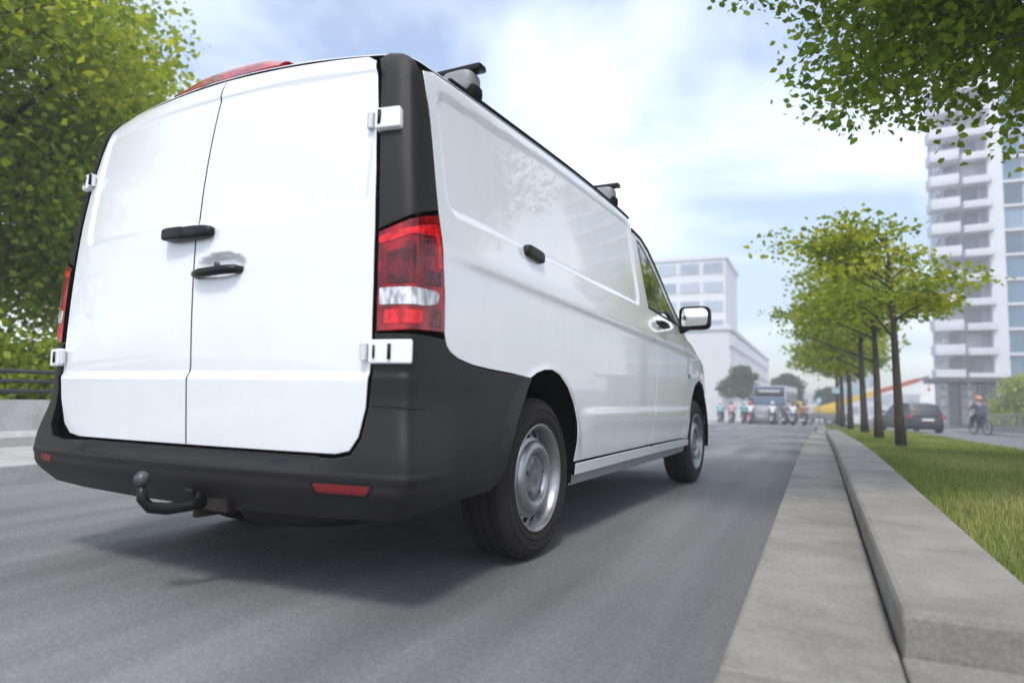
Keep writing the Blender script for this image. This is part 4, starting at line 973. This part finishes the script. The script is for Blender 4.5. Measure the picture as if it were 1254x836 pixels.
def car(name, label, paint, loc, rz, L=4.3, W=1.76, H=1.46):
    """hatchback: lofted lower body and cabin, glass, lamps, wheels; faces +y"""
    c = thing(name, label, 'car', loc, rz)
    st = [(-.5, .30, .34, .62, .80), (-.485, .40, .24, .80, .92), (-.40, .475, .19, .90, .97), (-.15, .5, .18, .92, 1.), (.15, .5, .18, .90, 1.), (.28, .497, .19, .86, .99), (.40, .48, .20, .76, .97), (.48, .41, .26, .64, .92), (.5, .32, .34, .52, .85)]
    V, Fc = [], []; n = 12
    for (t, hw, z0, z1, q) in st:
        w = hw*W; y = t*L
        ring = [(-w*.9, z0), (-w, z0+.10), (-w, (z0+z1)/2+.04), (-w*.97, z1-.07), (-w*.86, z1), (-w*.35, z1+.025), (w*.35, z1+.025), (w*.86, z1), (w*.97, z1-.07), (w, (z0+z1)/2+.04), (w, z0+.10), (w*.9, z0)]
        V += [(a, y, b) for a, b in ring]
    for i in range(len(st)-1):
        for k in range(n): Fc.append((i*n+k, i*n+(k+1) % n, (i+1)*n+(k+1) % n, (i+1)*n+k))
    Fc += [tuple(range(n)), tuple((len(st)-1)*n+k for k in range(n))]
    MB().add(V, Fc).build('body', paint, c, 'auto')
    cab = [(-.47, .44, .80, .88), (-.40, .40, .80, H-.10), (-.30, .385, .80, H-.02), (-.05, .385, .80, H), (.08, .375, .80, H-.05), (.27, .43, .80, .88)]
    V, Fc = [], []; n = 8
    for (t, hw, z0, z1) in cab:
        w = hw*W; y = t*L; V += [(a, y, b) for a, b in ((-W*.465, z0), (-w-.03, (z0+z1)/2+.05 if z1 > 1 else z1-.01), (-w*.88, z1-.03), (-w*.6, z1), (w*.6, z1), (w*.88, z1-.03), (w+.03, (z0+z1)/2+.05 if z1 > 1 else z1-.01), (W*.465, z0))]
    for i in range(len(cab)-1):
        for k in range(n-1): Fc.append((i*n+k, i*n+k+1, (i+1)*n+k+1, (i+1)*n+k))
    MB().add(V, Fc).build('cabin', paint, c, 'auto')
    def quad(nm, P, m):
        P = [Vector(p) for p in P]; nn = (P[1]-P[0]).cross(P[2]-P[0]).normalized()
        ct = sum(P, Vector())/4
        if nn.dot(ct-Vector((0, 0, .8))) < 0: nn = -nn
        A = [p+nn*.012 for p in P]; B = [p-nn*.03 for p in P]; MB().add(A+B, [(0, 1, 2, 3), (4, 5, 6, 7), (0, 1, 5, 4), (1, 2, 6, 5), (2, 3, 7, 6), (3, 0, 4, 7)]).build(nm, m, c)
    w = W*.385
    quad('rear_window', [(-w*.86, -.455*L, .97), (w*.86, -.455*L, .97), (w*.78, -.385*L, H-.10), (-w*.78, -.385*L, H-.10)], 'glass_dark')
    quad('windscreen', [(-w*.95, .255*L, .93), (w*.95, .255*L, .93), (w*.80, .095*L, H-.07), (-w*.80, .095*L, H-.07)], 'glass_dark')
    for s in (-1, 1):
        quad('side_window', [(s*(W*.445), -.36*L, .97), (s*(W*.445), .20*L, .95), (s*W*.375, .06*L, H-.12), (s*W*.375, -.33*L, H-.13)], 'glass_dark')
        MB().sup((s*W*.41, -.475*L, .78), (.12, .06, .09), (.5, .5), 14, 8).build('tail_light', 'lamp_red', c, True)
        MB().sup((s*W*.38, .475*L, .62), (.15, .07, .07), (.5, .5), 14, 8).build('headlight', 'lamp_white', c, True)
        MB().sup((s*W*.55, .16*L, .98), (.08, .05, .06), (.5, .5), 12, 8).build('wing_mirror', paint, c, True)
        for t in (-.31, .31): wheel_part(c, (s*(W/2-.09), t*L, .31), .31, .20)
    MB().bbox(-W*.40, W*.40, -.512*L, -.47*L, .32, .52, .03).build('rear_bumper', paint, c)
    MB().bbox(-.26, .26, -.517*L, -.51*L, .60, .71, .004).build('number_plate', 'lamp_white', c)
    return c
car('parked_car', 'black hatchback parked on the service road behind the trees', 'black_paint', (6.25, 37.5, G(37.5)), rad(14))
car('waiting_car', 'silver hatchback waiting among the riders in front of the coach', 'silver_paint', (-1.75, 54.0, G(54)), rad(-3))
car('parked_car', 'silver hatchback parked past the black one by the service road', 'silver_paint', (8.0, 60, G(60)), rad(75))

mat('coach_blue', (.10, .15, .215), rough=.35, var=.08); mat('coach_grey', (.20, .21, .22), rough=.5); mat('coach_white', (.55, .55, .55), rough=.5)
co = thing('coach', 'dark blue coach facing the junction behind the waiting riders', 'bus', (-1.60, 58.5, G(58.5)), rad(-4))
MB().bbox(-1.25, 1.25, 0, 9.5, .35, 3.15, .10).build('body', 'coach_white', co, 'auto')
MB().bbox(-1.24, 1.24, -.05, .5, 1.42, 2.20, .05).build('front_panel', 'coach_blue', co, 'auto')
MB().bbox(-1.20, 1.20, -.055, .3, .64, 1.39, .04).build('lower_panel', 'coach_grey', co, 'auto')
MB().bbox(-1.18, 1.18, -.045, .3, 2.23, 2.80, .06).build('windscreen', 'glass_dark', co, 'auto')
MB().bbox(-1.22, 1.22, -.05, .3, 2.83, 3.10, .05).build('header_panel', 'coach_blue', co, 'auto')
MB().bbox(-.85, .85, -.065, 0, 2.62, 2.76, .01).build('destination_board', 'lamp_white', co)
MB().bbox(-1.25, 1.25, -.07, .5, .33, .60, .05).build('bumper', 'coach_grey', co, 'auto')
for s in (-1, 1):
    MB().sup((s*.95, -.06, .74), (.16, .04, .09), (.5, .5), 14, 8).build('headlight', 'lamp_white', co, True)
    MB().tube([(s*1.2, .05, 2.7), (s*1.42, -.12, 2.6), (s*1.44, -.12, 2.35)], .03, 6).build('mirror_arm', 'coach_grey', co); MB().bbox(s*1.44-.09, s*1.44+.09, -.17, -.07, 2.05, 2.4, .02).build('mirror', 'coach_grey', co)
    for k in range(6): MB().bbox(s*1.245-.03, s*1.245+.03, .7+k*1.45, 2.0+k*1.45, 1.75, 2.65, .02).build('side_window', 'glass_dark', co)
    for yy in (1.8, 7.3): wheel_part(co, (s*1.12, yy, .48), .48, .28)

mat('crane_yellow', (.62, .42, .04), rough=.5); mat('crane_red', (.42, .09, .05), rough=.5); mat('crane_grey', (.16, .16, .17), rough=.6)
cr = thing('mobile_crane', 'yellow mobile crane with its long red-tipped boom lowered', 'crane', (2.9, 67.5, G(67.5)), 0)
MB().bbox(-3.8, 1.6, -1.15, 1.15, .55, 1.05, .06).build('chassis', 'crane_grey', cr, 'auto')
MB().bbox(-3.7, -2.2, -1.1, 1.1, 1.06, 2.1, .12).build('cab', 'crane_yellow', cr, 'auto'); MB().bbox(-3.1, -2.4, -1.13, -1.0, 1.45, 1.95, .03).build('cab_window', 'glass_dark', cr)
MB().bbox(-1.2, .8, -.8, .8, 1.06, 1.7, .08).build('turret', 'crane_yellow', cr, 'auto')
for xx in (-3.0, -1.6, .1, 1.0):
    for s in (-1, 1): o = wheel_part(cr, (xx, s*.98, .5), .5, .3); o.rotation_euler = (0, 0, rad(90))
def boomsec(nm, m, a, b, h):
    a, b = Vector(a), Vector(b); d = (b-a).normalized(); up = Vector((-d.z, 0, d.x)); V = [p+up*u*h+Vector((0, v*h, 0)) for p in (a, b) for u, v in ((-1, -1), (1, -1), (1, 1), (-1, 1))]
    MB().add(V, [(0, 1, 2, 3), (4, 5, 6, 7), (0, 1, 5, 4), (1, 2, 6, 5), (2, 3, 7, 6), (3, 0, 4, 7)]).build(nm, m, cr)
boomsec('boom_section', 'crane_yellow', (-.6, 0, 1.45), (4.2, 0, 3.10), .24); boomsec('boom_section', 'crane_red', (4.1, 0, 3.07), (7.3, 0, 4.17), .19); boomsec('boom_tip', 'crane_grey', (7.2, 0, 4.135), (8.1, 0, 4.44), .13)
MB().tube([(.3, 0, 1.25), (2.0, 0, 2.25)], .10, 8).build('lift_ram', 'chrome', cr, True)
MB().tube([(8.05, 0, 4.4), (8.05, 0, 3.5)], .02, 6).build('cable', 'crane_grey', cr); MB().sup((8.05, 0, 3.35), (.10, .10, .18), (.7, .7), 10, 8).build('hook_block', 'crane_red', cr, True)

# ================================================================ riders and scooters
def skin_mesh(nm, nodes, edges, sub=1):
    me = bpy.data.meshes.new(nm); me.from_pydata([n[:3] for n in nodes], edges, []); ob = bpy.data.objects.new(nm, me); COL.objects.link(ob)
    ob.modifiers.new('s', 'SKIN'); sv = me.skin_vertices[0].data
    for i, n in enumerate(nodes): sv[i].radius = (n[3], n[3]*(n[4] if len(n) > 4 else 1))
    sv[0].use_root = True
    ob.modifiers.new('u', 'SUBSURF').levels = sub
    dg = bpy.context.evaluated_depsgraph_get(); r = bpy.data.meshes.new_from_object(ob.evaluated_get(dg)); bpy.data.objects.remove(ob); r.name = nm; r.shade_smooth(); r.materials.clear(); return r
mat('skin', (.42, .25, .17), rough=.6); mat('trouser_dark', (.03, .035, .05), rough=.85); mat('shoe', (.04, .035, .03), rough=.6)
# seated on a scooter, facing +y; hip at the seat
SEAT = [(0, 0, .80, .13, 1), (0, .02, .95, .135), (0, .05, 1.12, .145), (0, .07, 1.26, .14), (0, .085, 1.36, .065), (0, .10, 1.43, .06), (0, .115, 1.52, .095), (0, .12, 1.60, .085),
        (.10, .03, .78, .095), (.17, .36, .72, .075), (.17, .34, .44, .055), (.17, .36, .33, .045), (.17, .48, .30, .035),
        (-.10, .03, .78, .095), (-.17, .36, .72, .075), (-.17, .34, .44, .055), (-.17, .36, .33, .045), (-.17, .48, .30, .035),
        (.19, .08, 1.29, .065), (.27, .22, 1.10, .05), (.27, .44, 1.05, .038), (.265, .53, 1.05, .035),
        (-.19, .08, 1.29, .065), (-.27, .22, 1.10, .05), (-.27, .44, 1.05, .038), (-.265, .53, 1.05, .035)]
SE = [(0, 1), (1, 2), (2, 3), (3, 4), (4, 5), (5, 6), (6, 7), (0, 8), (8, 9), (9, 10), (10, 11), (11, 12), (0, 13), (13, 14), (14, 15), (15, 16), (16, 17), (3, 18), (18, 19), (19, 20), (20, 21), (3, 22), (22, 23), (23, 24), (24, 25)]
def sub_skel(nodes, edges, keep, k):
    ix = {v: i for i, v in enumerate(keep)}; return [(*nodes[v][:3], nodes[v][3]*k+.006) for v in keep], [(ix[a], ix[b]) for a, b in edges if a in ix and b in ix]
BODY = skin_mesh('body', SEAT, SE); SHIRT = skin_mesh('shirt', *sub_skel(SEAT, SE, [0, 1, 2, 3, 18, 19, 22, 23], 1.12)); TROUS = skin_mesh('trousers', *sub_skel(SEAT, SE, [0, 8, 9, 10, 11, 13, 14, 15, 16], 1.15))
BODY.materials.append(MATS['skin']); TROUS.materials.append(MATS['trouser_dark'])
def person(label, loc, rz, shirt, helmet, group):
    p = tag(bpy.data.objects.new('person', BODY), label, 'person', group); p.location = loc; p.rotation_euler = (0, 0, rz); link(p)
    key = 'shirt_%d_%d_%d' % tuple(int(c*100) for c in shirt)
    if key not in MATS: mat(key, shirt, rough=.8, var=.1)
    me = SHIRT.copy(); me.materials.append(MATS[key]); link(bpy.data.objects.new('shirt', me), p); link(bpy.data.objects.new('trousers', TROUS), p)
    hk = 'helm_%d_%d_%d' % tuple(int(c*100) for c in helmet)
    if hk not in MATS: mat(hk, helmet, rough=.3, coat=.5)
    MB().sup((0, .10, 1.575), (.13, .15, .125), (.9, .9), 16, 10).build('helmet', hk, p, True)
    for s in (-1, 1): MB().sup((s*.17, .43, .285), (.045, .12, .04), (.6, .6), 10, 8).build('shoe', 'shoe', p, True)
    return p
def scooter(label, loc, rz, col, group):
    s = thing('scooter', label, 'scooter', loc, rz, group); key = 'sc_%d_%d_%d' % tuple(int(c*100) for c in col)
    if key not in MATS: mat(key, col, rough=.3, coat=.6)
    MB().sup((0, -.28, .52), (.17, .46, .17), (.6, .6), 18, 12).build('rear_body', key, s, True)
    MB().sup((0, -.10, .70), (.15, .42, .075), (.5, .5), 18, 10).build('seat', 'shoe', s, True)
    MB().bbox(-.15, .15, .18, .62, .26, .34, .03).build('footboard', 'crane_grey', s)
    MB().sup((0, .66, .62), (.19, .09, .36), (.6, .6), 18, 12, Matrix.Rotation(rad(12), 3, 'X')).build('leg_shield', key, s, True)
    MB().tube([(-.34, .50, 1.05), (-.12, .60, 1.02), (.12, .60, 1.02), (.34, .50, 1.05)], .022, 8).build('handlebar', 'crane_grey', s, True)
    MB().tube([(0, .60, 1.0), (0, .74, .55), (0, .80, .25)], [.05, .04, .03], 8).build('fork', 'crane_grey', s, True)
    MB().sup((0, .68, 1.00), (.10, .06, .07), (.6, .6), 12, 8).build('headlight', 'lamp_white', s, True)
    MB().sup((0, -.73, .58), (.09, .03, .045), (.6, .6), 12, 8).build('tail_light', 'lamp_red', s, True)
    MB().bbox(-.09, .09, -.80, -.785, .36, .48, .003).build('number_plate', 'lamp_white', s)
    for sd_ in (-1, 1): MB().tube([(sd_*.26, .54, 1.04), (sd_*.30, .50, 1.22)], .01, 6).build('mirror_stem', 'crane_grey', s); MB().sup((sd_*.31, .50, 1.25), (.06, .015, .04), (.7, .7), 10, 8).build('mirror', 'crane_grey', s, True)
    for yy in (-.48, .82): wheel_part(s, (0, yy, .24), .24, .11, 'crane_grey')
    return s
GR, GS = 'riders waiting at the junction', 'scooters waiting at the junction'
wht, cyan, pink, teal = (.72, .72, .74), (.22, .52, .60), (.66, .33, .37), (.07, .36, .42)
RID = [(-4.85, 53.0, cyan, (.6, .6, .6), (.16, .17, .2), 'light blue shirt', 'grey scooter carrying the rider in light blue'), (-3.95, 52.3, pink, (.1, .1, .1), (.35, .35, .36), 'pink shirt', 'silver scooter carrying the rider in pink'),
       (-3.10, 52.8, teal, (.5, .5, .5), (.10, .10, .11), 'teal shirt', 'black scooter carrying the rider in teal'), (-2.62+.15, 51.0, wht, (.5, .1, .1), (.30, .05, .05), 'white shirt and red helmet', 'red scooter beside the silver hatchback'),
       (-.98, 51.6, wht, (.72, .72, .72), (.08, .30, .34), 'white shirt and white helmet on teal scooter', 'teal scooter in front of the dark blue coach'), (-.22, 52.4, (.10, .11, .13), (.05, .05, .05), (.12, .13, .15), 'dark jacket and black helmet', 'charcoal scooter between the two white-shirted riders'),
       (.42, 51.4, wht, (.06, .06, .07), (.25, .27, .3), 'white shirt and black helmet', 'pale grey scooter nearer the kerb beside the charcoal one'), (1.15, 51.0, (.30, .12, .08), (.08, .08, .08), (.05, .05, .06), 'brown jacket beside the kerb', 'black scooter stopped closest to the kerb')]
for x, y, sh, he, sc, lb, ls in RID:
    scooter(ls, (x, y, G(y)), rad(-4), sc, GS); person('rider wearing '+lb, (x, y-.05, G(y)), rad(-4), sh, he, GR)
# cyclist on the service road
cy_ = thing('bicycle', 'dark bicycle ridden along the service road beside the railing', 'bicycle', (8.75, 35.0, G(35)), rad(20))
for yy in (-.52, .52):
    w = empty('wheel', (0, yy, .34), 0, cy_); MB().lathe([(.31, -.015), (.34, -.018), (.345, 0), (.34, .018), (.31, .015)], 28, 'x').build('tyre', 'tyre_black', w, True); MB().lathe([(.30, -.01), (.31, -.012), (.31, .012), (.30, .01)], 28, 'x').build('rim', 'chrome', w, True)
fr = MB(); 
for a, b in (((0, -.52, .34), (0, -.12, .32)), ((0, -.12, .32), (0, -.18, .80)), ((0, -.18, .72), (0, .38, .80)), ((0, -.12, .32), (0, .40, .74)), ((0, .52, .34), (0, .38, .92)), ((0, -.52, .34), (0, -.18, .72))): fr.tube([a, b], .018, 6)
fr.build('frame', 'trouser_dark', cy_, True); MB().sup((0, -.18, .82), (.09, .14, .04), (.7, .7), 12, 8).build('saddle', 'shoe', cy_, True); MB().tube([(-.28, .50, 1.0), (-.15, .40, .99), (.15, .40, .99), (.28, .50, 1.0)], .014, 6).build('handlebar', 'chrome', cy_, True)
cp_ = person('cyclist in dark blue top and orange cap riding by the railing', (8.75-.02, 35.0-.16, G(35)+.06), rad(20), (.06, .07, .13), (.55, .22, .10), None)
# ================================================================ hazy air
hz = bpy.data.materials.new('haze_air'); hz.use_nodes = True; n = hz.node_tree.nodes; n.remove(n['Principled BSDF'])
pv = n.new('ShaderNodeVolumePrincipled'); pv.inputs['Color'].default_value = (.93, .95, 1, 1); pv.inputs['Density'].default_value = .0038; pv.inputs['Anisotropy'].default_value = .0
hz.node_tree.links.new(pv.outputs[0], n['Material Output'].inputs['Volume']); MATS['haze_air'] = hz
o = MB().box(-160, 160, -45, 320, G(320)-1.5, 46).build('haze', 'haze_air'); tag(o, 'pale hazy air hanging over the whole street', 'haze', kind='stuff')
